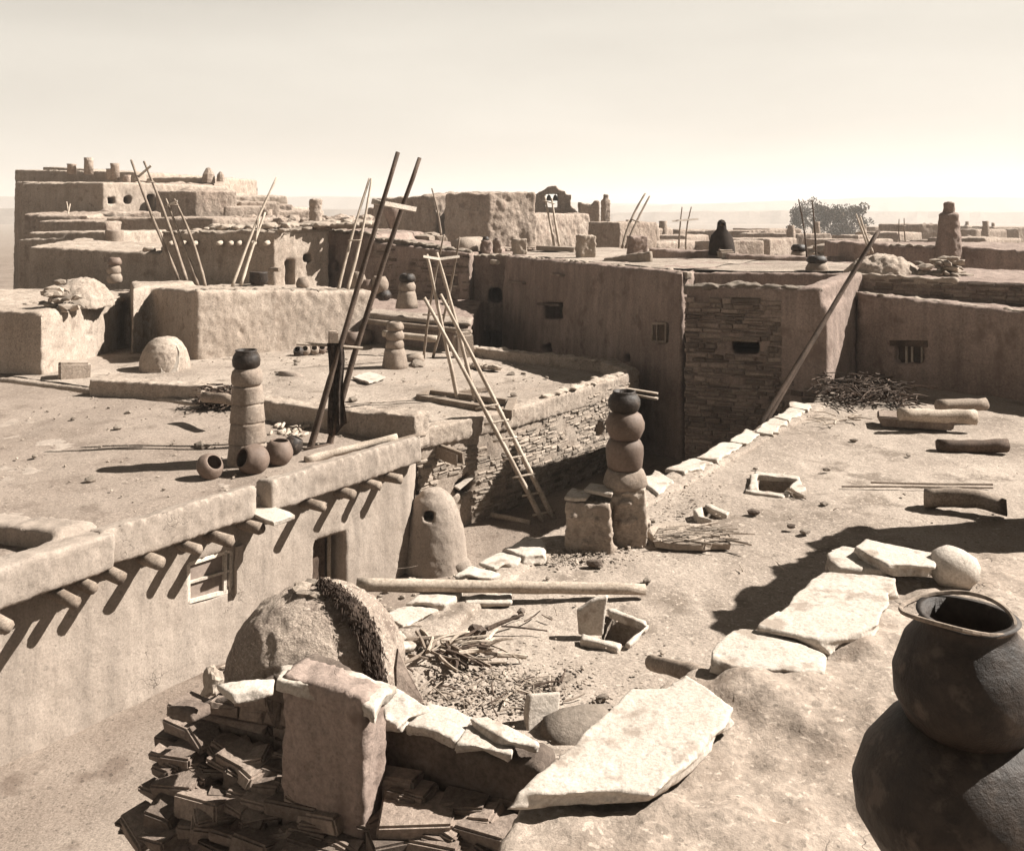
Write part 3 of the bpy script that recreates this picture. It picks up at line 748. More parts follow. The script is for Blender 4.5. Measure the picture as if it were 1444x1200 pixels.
# door
bm = B(); i2 = -nl * .3
a, b_, c_, d_ = [p + i2 for p in dq]
slab(bm, [a, b_ + (a - b_) * .2, c_ + (d_ - c_) * .2, d_], .05, .002, .004); dr = part('door', bm, DARKWOOD, hl)
bm = B(); plank(bm, b_ + (a - b_) * .12 + nl * .05, c_ + (d_ - c_) * .12 + nl * .05, .04, .04, up=nl); part('door_post', bm, PALEWOOD, dr)

# the parapet runs on to the left with a deeper overhang; a short cross wall stands on the roof there
bm = B(); e0, e1 = Lb + dl * .12, Lb - dl * 4.2
prism(bm, [e0 + nl * .34, e1 + nl * .46, e1 - nl * .12, e0 - nl * .12], 2.0, [2.47, 2.45, 2.4, 2.42])
prism(bm, [Lb + dl * .1 - nl * .1, Lb - dl * .4 - nl * .1, Lb - dl * .9 - nl * 2.2, Lb - dl * .5 - nl * 2.3], 2.1, [2.52, 2.52, 2.4, 2.4])
part('parapet', bake(bm, .045, .06, .6, .02, .14), PLASTER, hl, label='deeper left end of the parapet with a short cross wall')
for k in range(4):
    e = Lb - dl * (.55 + .75 * k) + nl * .6; e.z = 1.9
    bm = B(); log(bm, e - nl * .9, e, .075, None, 10, .1, 3); part('roof_beam', bm, WOOD, hl, True)

# low wall that closes the left roof
lw = root('low_wall', V(-5.4, 18.8, ZL), 'low mud wall crossing between the two left roofs, broken by a gap in the middle', 'wall')
def sw(px, py, z): return g(px, py, z)
w0, w1, w2, w3 = g(145, 534, 2.58), g(285, 545, 2.52), g(372, 562, 2.62), g(586, 590, 2.62)
bm = B()
strip(bm, [w0, w1], .5, 2.1, 2.58); strip(bm, [w2, w2.lerp(w3, .55)], .4, 2.1, [2.66, 2.6]); strip(bm, [w2.lerp(w3, .5), w3], .5, 2.1, [2.62, 2.74])
part('body', bake(bm, .045, .08, .6, .03, .15), ADOBE, lw)

# tall pot chimney and jars on the left roof
cb = g(349, 652, ZL + .03)
ch = root('pot_chimney', cb, 'tall pale chimney of stacked mudded jars with a dark jar on top, left roof', 'chimney')
z = ZL
for r, h, m in ((.31, .36, LPOT), (.285, .34, LPOT), (.265, .31, LPOT), (.25, .28, LPOT)):
    bm = B(); lathe(bm, [(r * 1.0, 0), (r * 1.02, h * .12), (r * .99, h * .5), (r * .965, h * .88), (r * .93, h)], V(cb.x, cb.y, z), 30, .16); part('jar', bm, m, ch, True); z += h * .985
bm = B(); lathe(bm, [(.2, 0), (.245, .06), (.25, .16), (.235, .24), (.19, .29)], V(cb.x - .01, cb.y, z), 26, .05); part('jar', bm, LPOT, ch, True); z += .27
bm = B(); lathe(bm, [(.15, 0), (.215, .06), (.225, .15), (.21, .22), (.165, .29), (.18, .315), (.15, .315), (.16, .2), (.01, .08)], V(cb.x - .02, cb.y, z), 26, .04); part('jar', bm, DPOT, ch, True)
def jar(px, py, z, r, tilt, face, m, label, grp=None, h=None, name='jar'):
    b0 = g(px, py, z); h = h or r * 1.7
    Mx = Matrix.Rotation(face, 4, 'Z') @ Matrix.Rotation(tilt, 4, 'Y')
    bm = B(); lathe(bm, [(a, zz - h * .5) for a, zz in pot_prof(r, h, .62)], b0 + V(0, 0, r * (.92 if tilt > .6 else .85)), 28, .03, Mx)
    return single(name, bm, m, label, 'jar', grp, True)
jar(296, 676, ZL, .215, .9, -.6, POT, 'ribbed clay bowl tipped over on the roof, with its shadow to the left', h=.27)
jar(357, 669, ZL, .25, 1.25, -2.3, POT, 'big clay jar lying on its side with a round black mouth facing the street')
jar(393, 655, ZL + .02, .23, .1, 0, POT, 'dark upright jar beside the jar with the round black mouth')
jar(413, 640, ZL + .02, .17, .5, .4, DPOT, 'small sooty jar leaning behind the dark upright jar')
bm = B(); log(bm, w(430, 650, 15.0), w(560, 617, 15.75), .085, .06, 10, .2, 10, .06); single('crooked_log', bm, PALEWOOD, 'crooked pale log lying along the top of the long house parapet', 'log', smooth=True)
bm = B(); log(bm, w(535, 628, 15.7), w(600, 612, 16.1), .05, .04, 9, .15, 6, .03); single('crooked_log', bm, WOOD, 'short grey branch at the corner end of the long house parapet', 'log', smooth=True)
# heap of corn cobs / white bones drying
for k in range(26):
    px, py = rnd(380, 432), rnd(600, 614)
    p = g(px, py + 2, ZL + .05); an = rnd(-.5, .5) + (1.57 if k % 3 else .4)
    bm = B(); log(bm, p, p + V(math.cos(an) * .16, math.sin(an) * .16, rnd(.0, .06)), .035, .028, 7, .1, 2)
    single('corn_cob', bm, PALEWOOD, 'pale dried cob in the little heap behind the pot chimney', 'corn cob', 'dried cobs heaped on the left roof', True)
# brush in the gap
def brush(c, rx, ry, h, n, L, r, m, name, label, cat):
    bm = B()
    for k in range(n):
        p = c + V(rnd(-rx, rx), rnd(-ry, ry), rnd(0, h) * (1 - abs(rnd(-1, 1)) * .4)); a_ = rnd(0, 6.28); e = rnd(-.25, .12)
        q = p + V(math.cos(a_), math.sin(a_), e) * rnd(.4, 1) * L
        q.z = max(q.z, c.z - .02); log(bm, p, q, r * rnd(.6, 1.3), r * .4, 5, .1, 2, L * .06)
    return single(name, bm, m, label, cat)
brush(g(312, 574, ZL + .05), .4, .25, .5, 330, .45, .018, DARKWOOD, 'brush_heap', 'dark heap of brush stuffed into the gap of the low mud wall', 'brushwood')
bm = B(); log(bm, g(288, 560, 2.75), g(330, 566, 2.78), .1, .09, 10, .15, 4, .02); single('short_log', bm, WOOD, 'short dark log laid over the brush heap in the low wall gap', 'log', smooth=True)

# ================================================================== STONE HOUSE AND MIDDLE ROOF
ZM = 2.30
Ma, Mk, Mb = V(-1.72, 16.75, 0), V(-.12, 18.25, 0), V(3.0, 22.1, 0); nm = wnorm(Mk, Mb); dm = (Mb - Mk).normalized(); nm1 = wnorm(Ma, Mk); dm1 = (Mk - Ma).normalized()
hm = root('stone_house', (Ma + Mb) / 2, 'house with a rough rubble-stone wall facing the street behind the ladder', 'house')
Mp = [Ma, Mk, Mb, V(2.55, 23.3, 0), V(-.42, 25.2, 0), V(-2.2, 27.6, 0), V(-9, 30, 0), V(-16, 28, 0), V(-15, 23.6, 0), V(-9.1, 20.7, 0), V(-1.8, 17.05, 0)]
kq = winquad(643, 668, 664, 694, Ma, Mk); kq[3] = kq[3].lerp(kq[0], .6)
k2 = winquad(841, 598, 850, 614, Mk, Mb)
mh = gp([(604, 568), (700, 584), (712, 572), (622, 558)], ZM)
bm = B(); prism(bm, Mp, -.1, ZM)
part('wall', bake(bm, .065, .04, .9, .03, .15, cuts=[hole(kq, nm1, .5), hole(k2, nm, .4), (mh, 1.3, 3.0)]), ADOBE, hm)
part('roof', poly_sheet([p + V(0, .0, 0) for p in [Ma + V(-.1, .1, 0), Mk + V(-.06, .1, 0), Mb + V(-.3, .0, 0), V(2.4, 23.2, 0), V(-.42, 25.1, 0), V(-2.2, 27.5, 0), V(-9, 29.9, 0), V(-15.9, 27.9, 0), V(-14.9, 23.7, 0), V(-9.1, 20.8, 0)]], lambda x, y: ZM + .02 + .04 * noise.noise(V(x * .7, y * .7, 4)) + .02 * noise.noise(V(x * 2.5, y * 2.5, 6))), DIRT2, hm, True)
for v in ():
    pass
bm = B()
stone_face(bm, Ma, Mk, (0, 0), (1.85, 1.9), nm1, (.035, .1), (.07, .3), .032, .1, 0.0, .25, [kq])
stone_face(bm, Mk, Mb, (0, 0), (1.9, 2.1), nm, (.035, .1), (.07, .3), .035, .1, 0.0, .25, [k2])
stone_face(bm, Mk + dm * 1.2, Mb, (1.9, 2.0), (2.2, 2.35), nm, (.04, .08), (.08, .26), .04, .35)
part('stonework', bm, STONE, hm)
bm = B()
strip(bm, [Ma + dm1 * .1 - nm1 * .14, Mk - nm * .14, Mk + dm * 2.2 - nm * .16, Mb - nm * .18], .38, 2.0, [2.36, 2.38, 2.42, 2.5])
strip(bm, [Mb - nm * .2 - dm * .1, V(2.5, 23.25, 0)], .4, 0, [2.55, 2.6])
strip(bm, [V(2.5, 23.25, 0), V(1.0, 24.2, 0), V(-.42, 25.15, 0), V(-1.2, 26, 0)], .4, 2.0, [2.6, 2.56, 2.58, 2.5])
prism(bm, [Mb - dm * .45 - nm * .02, Mb, V(2.62, 23.2, 0), V(2.2, 23.1, 0)], 0, 2.57)
part('parapet', bake(bm, .04, .045, .5, .025, .12), ADOBE, hm)
part('coping', coping([[V(2.5, 23.2, 2.56), V(-.42, 25.15, 2.56), V(-1.2, 26, 2.5)], [Mk + dm * 1.5 - nm * .14 + V(0, 0, 2.43), Mb - nm * .18 + V(0, 0, 2.5)]], 110, (.05, .11)), STONE, hm)
e = wallpt(628, 640, Ma + nm1 * .3, Mk + nm1 * .3)
bm = B(); 
for dx in (0, .14): plank(bm, e + dm1 * dx - nm1 * .5, e + dm1 * dx + nm1 * .35 + V(0, 0, -.04), .03, .2)
plank(bm, e + dm1 * .07 - nm1 * .5 + V(0, 0, -.1), e + dm1 * .07 + nm1 * .35 + V(0, 0, -.14), .16, .03)
part('rain_spout', bm, WOOD, hm)
e = wallpt(880, 552, Mk, Mb)
bm = B(); plank(bm, e - nm * .4, e + nm * .75 + dm * .25 + V(0, 0, -.12), .14, .05); plank(bm, e - nm * .4 + V(0, 0, .08), e + nm * .7 + dm * .35 + V(0, 0, -.02), .1, .04)
part('rain_spout', bm, PALEWOOD, hm, label='long double plank spout at the far corner')
bm = B(); slab(bm, [p + nm1 * .02 for p in (kq[0] + V(-.05, 0, .12), kq[1] + V(0, 0, .36), kq[1] + V(0, 0, .32) + nm1 * .1, kq[0] + nm1 * .1 + V(0, 0, .08))], .035); part('window_slab', bm, SLAB, hm)
# hatch frame on the middle roof
hf = root('roof_hatch', g(655, 575, ZM), 'wooden beam frame around the hatch on the middle roof', 'hatch frame')
zz = ZM + .05
for a, b_, r in (((590, 561), (722, 583), .09), ((604, 552), (716, 567), .07), ((592, 560), (608, 550), .07), ((716, 583), (724, 566), .08), ((640, 556), (690, 548), .05)):
    bm = B(); plank(bm, g(*a, zz), g(*b_, zz + rnd(-.02, .05)), r * 2, r * 1.7); part('beam', bm, WOOD, hf)

# ================================================================== LADDERS
def ladder(name, poles, label, r=.045, rungs=(), rung_r=.022, ext=.12, bars=(), m=WOOD, grp=None, cat='ladder', bend=1.7):
    rt = root(name, V(*poles[0][0]), label, cat, grp)
    for a, b_ in poles:
        bm = B(); log(bm, a, b_, r, r * .62, 9, .14, 14, r * bend); part('pole', bm, m, rt, True)
    if len(poles) > 1:
        for t in rungs:
            p, q = poles[0][0].lerp(poles[0][1], t), poles[1][0].lerp(poles[1][1], t); d = (q - p).normalized()
            bm = B(); fw = V(0, -r * .7, 0); log(bm, p - d * ext + fw, q + d * ext * rnd(.4, 1) + fw, rung_r, None, 7, .12, 3); part('rung', bm, m, rt, True)
    for a, b_, wd in bars:
        bm = B(); plank(bm, a, b_, wd, wd * .3, up=V(.4, -.75, .5)); part('crossbar', bm, BOARD, rt)
    return rt
P1, P2 = [(g(437, 634, ZL - .0), w(561, 215, 16.9)), (g(465, 628, ZL - .0), w(592, 223, 17.1))]
P1 = (P1[0] + (P1[0] - P1[1]).normalized() * .5, P1[1]); P2 = (P2[0] + (P2[0] - P2[1]).normalized() * .5, P2[1])
ladder('pole_ladder', [P1, P2], 'tallest dark ladder with two long poles, a blanket hanging on it', .062, (.09,), bars=[(w(524, 284, 16.75), w(587, 296, 16.85), .10)], m=DARKWOOD)
bm = B(); log(bm, w(418, 485, 16.15), w(512, 491, 16.4), .03, .022, 7, .1, 5, .01); single('hanging_pole', bm, PALEWOOD, 'thin horizontal pole tied across the tallest ladder to hold the blanket', 'pole')
bm = B(); grid = []
for i in range(15):
    t = i / 14; row = []
    for j in range(13):
        u = j / 12
        px = 461 + 3 * t + 2.2 * math.sin(t * 5) + u * (20 + 5 * t + 2.5 * math.sin(t * 7 + 1)); py = 484 + (122 + 9 * math.sin(u * 4 + .6)) * t
        row.append(w(px, py, 16.17 + .075 * math.sin(u * 14 + t * 2.5) * (.35 + t * .65) + .03 * u + .09 * (1 - abs(2 * t - 1)) * 0))
    grid.append(row)
vg = [[bm.verts.new(p) for p in r] for r in grid]
for i in range(14):
    for j in range(12): bm.faces.new((vg[i][j], vg[i][j + 1], vg[i + 1][j + 1], vg[i + 1][j]))
r_ = bmesh.ops.solidify(bm, geom=bm.faces[:], thickness=.02)
single('hanging_blanket', bm, CLOTH, 'dark woven blanket hanging in folds from the tallest ladder', 'blanket', smooth=True)
F1, F2 = g(768, 740, ZS - .05), g(783, 737, ZS - .05)
ladder('pole_ladder', [(F1, w(598, 420, 17.65)), (F2, w(621, 415, 17.75))], 'pale ladder leaning from the street up to the middle roof', .052, (.05, .135, .215, .295, .375, .45, .52), m=PALEWOOD, ext=.13, bend=.5)
m1, m2 = g(646, 563, ZM), g(669, 566, ZM)
up = lambda p, q, k=.6: (p + (p - q).normalized() * k, q)
ladder('pole_ladder', [up(m1, w(602, 359, 19.4)), up(m2, w(616, 356, 19.6))], 'grey ladder rising from the hatch of the middle roof, with a bent crossbar', .05, bars=[(w(597, 362, 19.3), w(621, 366, 19.4), .06), (w(617, 366, 19.4), w(648, 362, 19.5), .06)], m=PALEWOOD)
p1, p2 = g(597, 508, ZM), g(610, 506, ZM)
ladder('pole_ladder', [(p1, w(626, 331, 24.2)), (p2, w(648, 335, 24.4))], 'thin pair of poles standing behind the grey hatch ladder', .04, (.37,), m=WOOD, ext=.25)
# ================================================================== MIDDLE ROOF FURNITURE
def potstack(px, py, z, jars, label, grp=None, d=None, base=None):
    """jars: (r, h, material); py = foot"""
    b0 = g(px, py, z) if d is None else w(px, py, d)
    ch = root('pot_chimney', b0, label, 'chimney', grp); zz = b0.z - .05
    for i, (r, h, m) in enumerate(jars):
        last = i == len(jars) - 1; bm = B()
        if i == 0 and base: pr = [(r * 1.15, 0), (r * 1.05, h * .3), (r * .9, h * .8), (r * .8, h)]
        elif last: pr = [(r * .7, 0), (r, h * .25), (r * 1.02, h * .5), (r * .85, h * .85), (r * .65, h), (r * .55, h), (r * .6, h * .6), (.01, h * .4)]
        else: pr = [(r * .8, 0), (r, h * .25), (r, h * .65), (r * .8, h)]
        lathe(bm, pr, V(b0.x + rnd(-.01, .01), b0.y, zz), 20, .08); part('jar', bm, m, ch, True); zz += h * .96
    return ch
potstack(557, 519, ZM, [(.31, .55, LPOT), (.235, .25, LPOT), (.235, .24, LPOT), (.22, .24, LPOT)], 'pale tapering pot chimney standing in the open on the middle roof', base=1)
bm = B(); slab(bm, gp([(497, 531), (520, 539), (545, 531), (522, 524)], ZM + .1), .05); single('flat_stone', bm, SLAB, 'flat pale slab lying on the middle roof in front of the pale pot chimney', 'stone slab')
jar(497, 488, ZM, .26, .1, 0, POT, 'larger dark jar left of the pair beside the tall ladder on the middle roof')
jar(514, 486, ZM, .27, .1, 0, POT, 'round jar right of the pair beside the tall ladder on the middle roof')
for k, px in enumerate((421, 431, 443, 453)):
    jar(px, 503 - k, ZM, .15, .9, -1.8 + .2 * k, [DPOT, LPOT, LPOT, POT][k], ['dark small jar at the left end of the row of four jars', 'pale small jar second from the left in the row of four', 'pale small jar third from the left in the row of four', 'brown small jar at the right end of the row of four jars'][k], 'row of small jars by the lit wall')
bm = B(); cube(bm, g(470, 497, ZM) + V(0, 0, .3), .28, .25, .62, .3, .03, .02); single('adobe_pillar', bm, ADOBE, 'small pale adobe post with dark top beside the row of four jars', 'pillar')
bm = B(); rock(bm, g(582, 506, ZM + .08), .25, 2, .2, (1.4, .8, .5)); single('sack', bm, LPOT, 'rounded bundle lying just right of the pale pot chimney', 'bundle', smooth=True)
bm = B(); rock(bm, g(590, 514, ZM + .03), .3, 2, .2, (1.4, .6, .3)); single('flat_stone', bm, STONE, 'flat stone near the feet of the thin poles on the middle roof', 'stone slab')
bm = B(); rock(bm, g(409, 530, ZM + .02), .28, 2, .3, (1.6, .7, .35)); single('earth_lump', bm, DIRT, 'low lump of earth on the middle roof left of the tallest ladder', 'earth lump', smooth=True)
bm = B(); cube(bm, g(652, 505, ZM) + V(0, 0, .35), .55, .4, .7, .4, .08, .04); single('stone_block', bm, STONE, 'pale block on the middle roof behind the ladders, against the dark doorway', 'stone block')
for k in range(9):
    px = 664 + k * 4.5; bm = B(); rock(bm, g(px, 514 + k * .6, ZM + .1), .13, 1, .3, (1.4, .9, .6)); single('loose_stone', bm, STONE, 'loose stone in the row along the far side of the middle roof', 'stone', 'row of stones on the middle roof')
# small oven
oc = g(222, 526, ZM); oc.y += .5
ov = root('dome_oven', oc, 'small pale dome oven closed by an upright slab, by the lit wall on the left', 'oven')
bm = B(); lathe(bm, [(.62, -.1), (.62, .05), (.6, .25), (.53, .5), (.42, .68), (.26, .8), (.04, .85)], oc, 30, .05); part('dome', bake(bm, .035, .03, .3, .015, .1), ADOBE, ov)
bm = B(); slab(bm, [oc + V(.12, -.62, -.02), oc + V(.5, -.5, -.02), oc + V(.5, -.3, .5), oc + V(.38, -.22, .66), oc + V(.14, -.36, .68)], .07); part('door_slab', bm, SLAB, ov)
bm = B(); cube(bm, w(105, 524, 22.4), .7, .6, .5, .5, .06, .03); single('adobe_block', bm, ADOBE, 'low square adobe block near the left edge, on the far side of the left roof', 'adobe block')
# street stove
sc_ = V((612 - CX) / F * 16.3, 16.25, 0)
so = root('chimney_oven', sc_, 'tall rounded plaster oven with a round smoke hole, at the corner in the street', 'oven')
bm = B(); lathe(bm, [(.64, -.1), (.61, .1), (.57, .4), (.52, .75), (.45, 1.03), (.34, 1.27), (.18, 1.42), (.02, 1.46)], sc_, 36, .04)
hp = w(604, 731, 15.75)
part('dome', bake(bm, .03, .02, .35, .014, .12, cuts=[[hp + V(x, y, z) for x, y, z in ((-.085, -.3, -.085), (.085, -.3, -.085), (.085, .4, -.085), (-.085, .4, -.085), (-.085, -.3, .085), (.085, -.3, .085), (.085, .4, .085), (-.085, .4, .085))]]), PLASTER, so)
bm = B(); rock(bm, g(640, 795, .12), .3, 2, .3, (1.3, .8, .7)); single('earth_lump', bm, PLASTER, 'lump of fallen plaster at the foot of the street oven', 'earth lump', smooth=True)
bm = B(); log(bm, g(690, 726, ZS + .05), g(748, 737, ZS + .05), .06, .05, 8, .1, 4, .02); single('street_log', bm, PALEWOOD, 'pale log lying in the street at the foot of the stone wall', 'log', smooth=True)

# ================================================================== BLOCKS BEHIND THE MIDDLE ROOF
def house(name, polys, label, m=MUD, vox=.07, d1=.08, cuts=None, loc=None, batter=.08, cat='house', s1=1.0):
    bm = B()
    for pl, z0, z1 in polys: prism(bm, pl, z0, z1, batter)
    me = bake(bm, vox, d1, s1, .035, .2, cuts=cuts)
    rt = root(name, loc or V(polys[0][0][0].x, polys[0][0][0].y, 0), label, cat)
    part('wall', me, m, rt); return rt
J0, J1 = V((276 - CX) / F * 24.8, 24.8, 0), V((524 - CX) / F * 28.6, 28.6, 0)
nj = wnorm(J0, J1)
hJ = house('adobe_house', [
   ([J0, J1, J1 + V(-2.5, 3.5, 0), V(-9.5, 31, 0), V(-10.6, 27.2, 0)], 0, [4.22, 3.88, 3.75, 3.9, 4.1]),
   ([V((187 - CX) / F * 26.2, 26.2, 0), V((213 - CX) / F * 27.2, 27.2, 0), V(-10, 29, 0), V(-12, 29, 0)], 0, 4.15),
   ([V((60 - CX) / F * 22.6, 22.6, 0), V((165 - CX) / F * 27, 27, 0), V(-12, 30, 0), V(-17, 29, 0), V(-17, 24, 0)], 0, [3.85, 3.75, 3.8, 3.9, 3.9]),
 ], 'sunlit adobe house with deep shaded recesses behind the small dome oven', ADOBE, cuts=[hole(winquad(336, 466, 342, 474, J0, J1), nj, .4), hole(winquad(122, 469, 129, 475, V(-11.5, 22.6, 0), V(-11.57, 27, 0)), V(1, -1, 0).normalized(), .4)])
part('coping', coping([[J0 + V(-.1, .35, 4.18), J1 + V(-.25, .3, 3.85)], [V(-13.2, 25, 3.8), V(-11.6, 27.4, 3.8)]], 130, (.05, .12), .2), STONE, hJ)
bm = B(); lathe(bm, [(.85, 0), (.8, .25), (.62, .55), (.35, .75), (.03, .8)], V((114 - CX) / F * 25.5, 25.5, 3.7), 28, .08)
single('dome_oven', bake(bm, .05, .1, .4, .04, .12), ADOBE, 'pale dome oven on the roof at the far left edge', 'oven')
bm = B()
for k in range(26): rock(bm, V((90 - CX) / F * 24 + rnd(-.3, .35), 24 + rnd(-.4, .4), 3.8 + rnd(0, .8) * (k / 26)), rnd(.12, .22), 1, .3, (1.3, 1, .55))
single('rubble_pile', bm, STONE, 'pile of rubble stones at the far left edge, left of the roof oven', 'rubble')
potstack(161, 397, 0, [(.22, .28, LPOT), (.2, .26, LPOT), (.2, .26, POT)], 'short pot chimney in front of the long dark wall, far left', d=28)

# building with the doorway (sunlit end) and long shaded side
K0, K1 = V((387 - CX) / F * 31, 31, 0), V((463 - CX) / F * 33.2, 33.2, 0); nk = wnorm(K0, K1)
K2 = V((228 - CX) / F * 31.3, 31.3, 0); K3 = V((40 - CX) / F * 32.4, 32.4, 0)
kd = [wallpt(403, 404, K0, K1), wallpt(414, 402, K0, K1), wallpt(414, 369, K0, K1), wallpt(403, 370, K0, K1)]
kw = winquad(428, 359, 439, 369, K0, K1)
hK = house('adobe_house', [([K0, K1, K1 + V(-3, 5, 0), V(-11, 36, 0), K2], 0, [5.68, 5.78, 5.7, 5.7, 5.62]), ([K2 + V(.3, .05, 0), K2 + V(0, 4, 0), K3 + V(0, 4, 0), K3], 0, [4.9, 5.0, 5.3, 5.12])],
   'house with a doorway in its bright end wall and pale beam ends on its side', ADOBE, vox=.065, cuts=[hole(kd, nk, .8), hole(kw, nk, .4)])
# beam ends along the long side wall
bm = B()
for k, px in enumerate((237, 253, 270, 305, 321, 333, 353, 372)):
    e = wallpt(px, 343, V(K2.x, K2.y - .5, 0), V(K0.x, K0.y - .5, 0)); b2 = B()
    log(b2, e + V(0, .6, 0), e + V(.06, 0, -.02), .09, .08, 8, .1, 2); part('roof_beam', b2, PALEWOOD, hK, True)
bm.free()
part('coping', coping([[K2 + V(.2, .2, 5.62), K0 + V(0, .2, 5.68), K1 + V(0, .1, 5.78)]], 120, (.06, .14), .25), STONE, hK)
part('coping', coping([[K2 + V(-.3, 1, 5.0), K2 + V(1.4, 1.5, 5.75), K2 + V(3, 1.5, 5.8), K2 + V(6.5, 2, 5.9)]], 130, (.12, .3), .6), STONE, hK)
bm = B(); log(bm, wallpt(384, 380, K0, K1) + nk * .35, wallpt(386, 380, K0, K1) - nk * .3, .07, .07, 8, .1, 2); part('rain_spout', bm, WOOD, hK)
# roof bench left of K, low walls and pots on it
bm = B(); plank(bm, w(320, 405, 30), w(372, 403, 30.3), .35, .12); single('roof_plank', bm, PALEWOOD, 'pale board lying at the feet of the ladder by the doorway house', 'board')
bm = B(); lathe(bm, [(.25, 0), (.3, .1), (.28, .35), (.3, .4), (.26, .4), (.01, .2)], w(365, 401, 30), 18, .03); single('kettle', bm, DPOT, 'dark round kettle on the board by the doorway house', 'kettle', smooth=True)
# jars in front of W2
for k, (px, py, r, h, m, lb) in enumerate([(505, 414, .26, .7, LPOT, 'tall pale jar in front of the dark stone house, by the tall ladder'), (519, 416, .28, .5, POT, 'round brown jar right of the tall pale jar'), (535, 414, .3, .55, LPOT, 'squat pale jar against the dark stone house'), (541, 424, .25, .35, DPOT, 'small dark pot on the low terrace edge'), (427, 409, .22, .4, LPOT, 'small pale jar beside the doorway in the bright end wall')]):
    p = w(px, py, 29.5); bm = B(); lathe(bm, pot_prof(r, h, .6), p, 22, .05); single('jar', bm, m, lb, 'jar', smooth=True)
# terrace T2 with its chimney
t0, t1 = V((524 - CX) / F * 28.3, 28.3, 0), V((660 - CX) / F * 26.6, 26.6, 0)
hT = house('adobe_house', [([t0, t1, t1 + V(.3, 4.6, 0), t0 + V(-3.6, 3.6, 0)], 0, [3.1, 3.02, 3.35, 3.4])], 'low shaded terrace house behind the pale pot chimney', MUD)
bm = B(); prism(bm, [t0 + V(-.1, -.25, 0), t1 + V(.1, -.25, 0), t1 + V(.1, .7, 0), t0 + V(-.1, .7, 0)], 3.05, [3.25, 3.12, 3.2, 3.3])
part('roof_edge', bake(bm, .06, .06, .5, .03, .15), DIRT2, hT)
bm = B(); log(bm, t0 + V(-.2, -.3, 3.0), t1 + V(.1, -.3, 2.9), .09, .08, 8, .1, 8, .04); part('roof_beam', bm, WOOD, hT, True)
bm = B(); log(bm, w(540, 470, 26), w(616, 478, 25.6), .09, .1, 8, .1, 6, .03); single('round_log', bm, PALEWOOD, 'pale log lying in front of the low shaded terrace house', 'log', smooth=True)
potstack(574, 432, 0, [(.3, .5, LPOT), (.25, .28, LPOT), (.24, .27, DPOT)], 'pale pot chimney with a dark cap jar on the low terrace roof', d=27.3, base=1)

# dark stone house W2
a0, a1, a2 = V((458 - CX) / F * 34.2, 34.2, 0), V((526 - CX) / F * 33, 33, 0), V((662 - CX) / F * 31.4, 31.4, 0)
zt = lambda py, d: H - (py - HY) / F * d
nw2 = wnorm(a1, a2)
hW = house('stone_house', [([a0, a1, a1 + V(1.5, 4, 0), a0 + V(1, 4.5, 0)], 0, [zt(325, 34.2), zt(331, 33), zt(331, 33), zt(325, 34.2)]),
    ([a1, a2, a2 + V(1.2, 4, 0), a1 + V(1.5, 4, 0)], 0, [zt(341, 33), zt(357, 31.4), zt(357, 31.4), zt(341, 33)])],
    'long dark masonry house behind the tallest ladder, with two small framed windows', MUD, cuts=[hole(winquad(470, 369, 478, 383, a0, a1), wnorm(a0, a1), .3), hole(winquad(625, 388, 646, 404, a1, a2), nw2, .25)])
bm = B(); q = [p - nw2 * .1 for p in winquad(625, 388, 646, 404, a1, a2)]
for a, b_ in ((q[0], q[1]), (q[1], q[2]), (q[2], q[3]), (q[3], q[0]), (q[0].lerp(q[1], .5), q[3].lerp(q[2], .5))): plank(bm, a, b_, .06, .06, up=nw2)
part('window', bm, PALEWOOD, hW)
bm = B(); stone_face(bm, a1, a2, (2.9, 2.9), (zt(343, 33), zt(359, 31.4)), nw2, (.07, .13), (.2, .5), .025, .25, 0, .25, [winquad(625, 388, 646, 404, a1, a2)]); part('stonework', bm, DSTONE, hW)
part('coping', coping([[a0 + V(0, .2, zt(325, 34)), a1 + V(0, .2, zt(330, 33))], [a1 + V(0, .3, zt(336, 33)), a1.lerp(a2, .4) + V(0, .4, zt(342, 32.5)), a2 + V(0, .3, zt(356, 31.4))]], 170, (.05, .12), .2), STONE, hW)

# ================================================================== TALL BACK WALL B
b0, b1 = V(4.03, 22.0, 0), V(-.24, 30.6, 0); nb = wnorm(b0, b1); ZB = 4.88
bw = [winquad(770, 429, 793, 448, b0, b1), winquad(923, 456, 942, 482, b0, b1), winquad(767, 487, 779, 498, b0, b1), winquad(882, 501, 891, 511, b0, b1)]
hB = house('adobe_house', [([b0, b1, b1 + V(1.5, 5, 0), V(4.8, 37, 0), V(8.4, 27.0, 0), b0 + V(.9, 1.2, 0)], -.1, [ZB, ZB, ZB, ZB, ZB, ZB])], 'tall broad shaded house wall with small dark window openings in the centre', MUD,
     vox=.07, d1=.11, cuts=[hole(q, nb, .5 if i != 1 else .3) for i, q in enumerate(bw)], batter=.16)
bm = B(); q = [p + nb * .03 for p in bw[1]]
slab(bm, q, .03, .002, .004); wp = part('window', bm, DARKWOOD, hB)
bm = B()
for a, b_ in ((q[0], q[1]), (q[1], q[2]), (q[2], q[3]), (q[3], q[0])): plank(bm, a + nb * .02, b_ + nb * .02, .06, .06, up=nb)
plank(bm, q[0].lerp(q[1], .35) + nb * .02, q[3].lerp(q[2], .35) + nb * .02, .05, .05, up=nb)
part('frame', bm, WOOD, wp)
for x0, y0, x1 in ((721, 396, 742), (782, 385, 796), (763, 427, 795)):
    bm = B(); p, q_ = wallpt(x0, y0, b0, b1), wallpt(x1, y0 + 2, b0, b1); slab(bm, [p - nb * .1, q_ - nb * .1, q_ + nb * .16, p + nb * .16], .07); part('ledge', bm, DSTONE, hB)
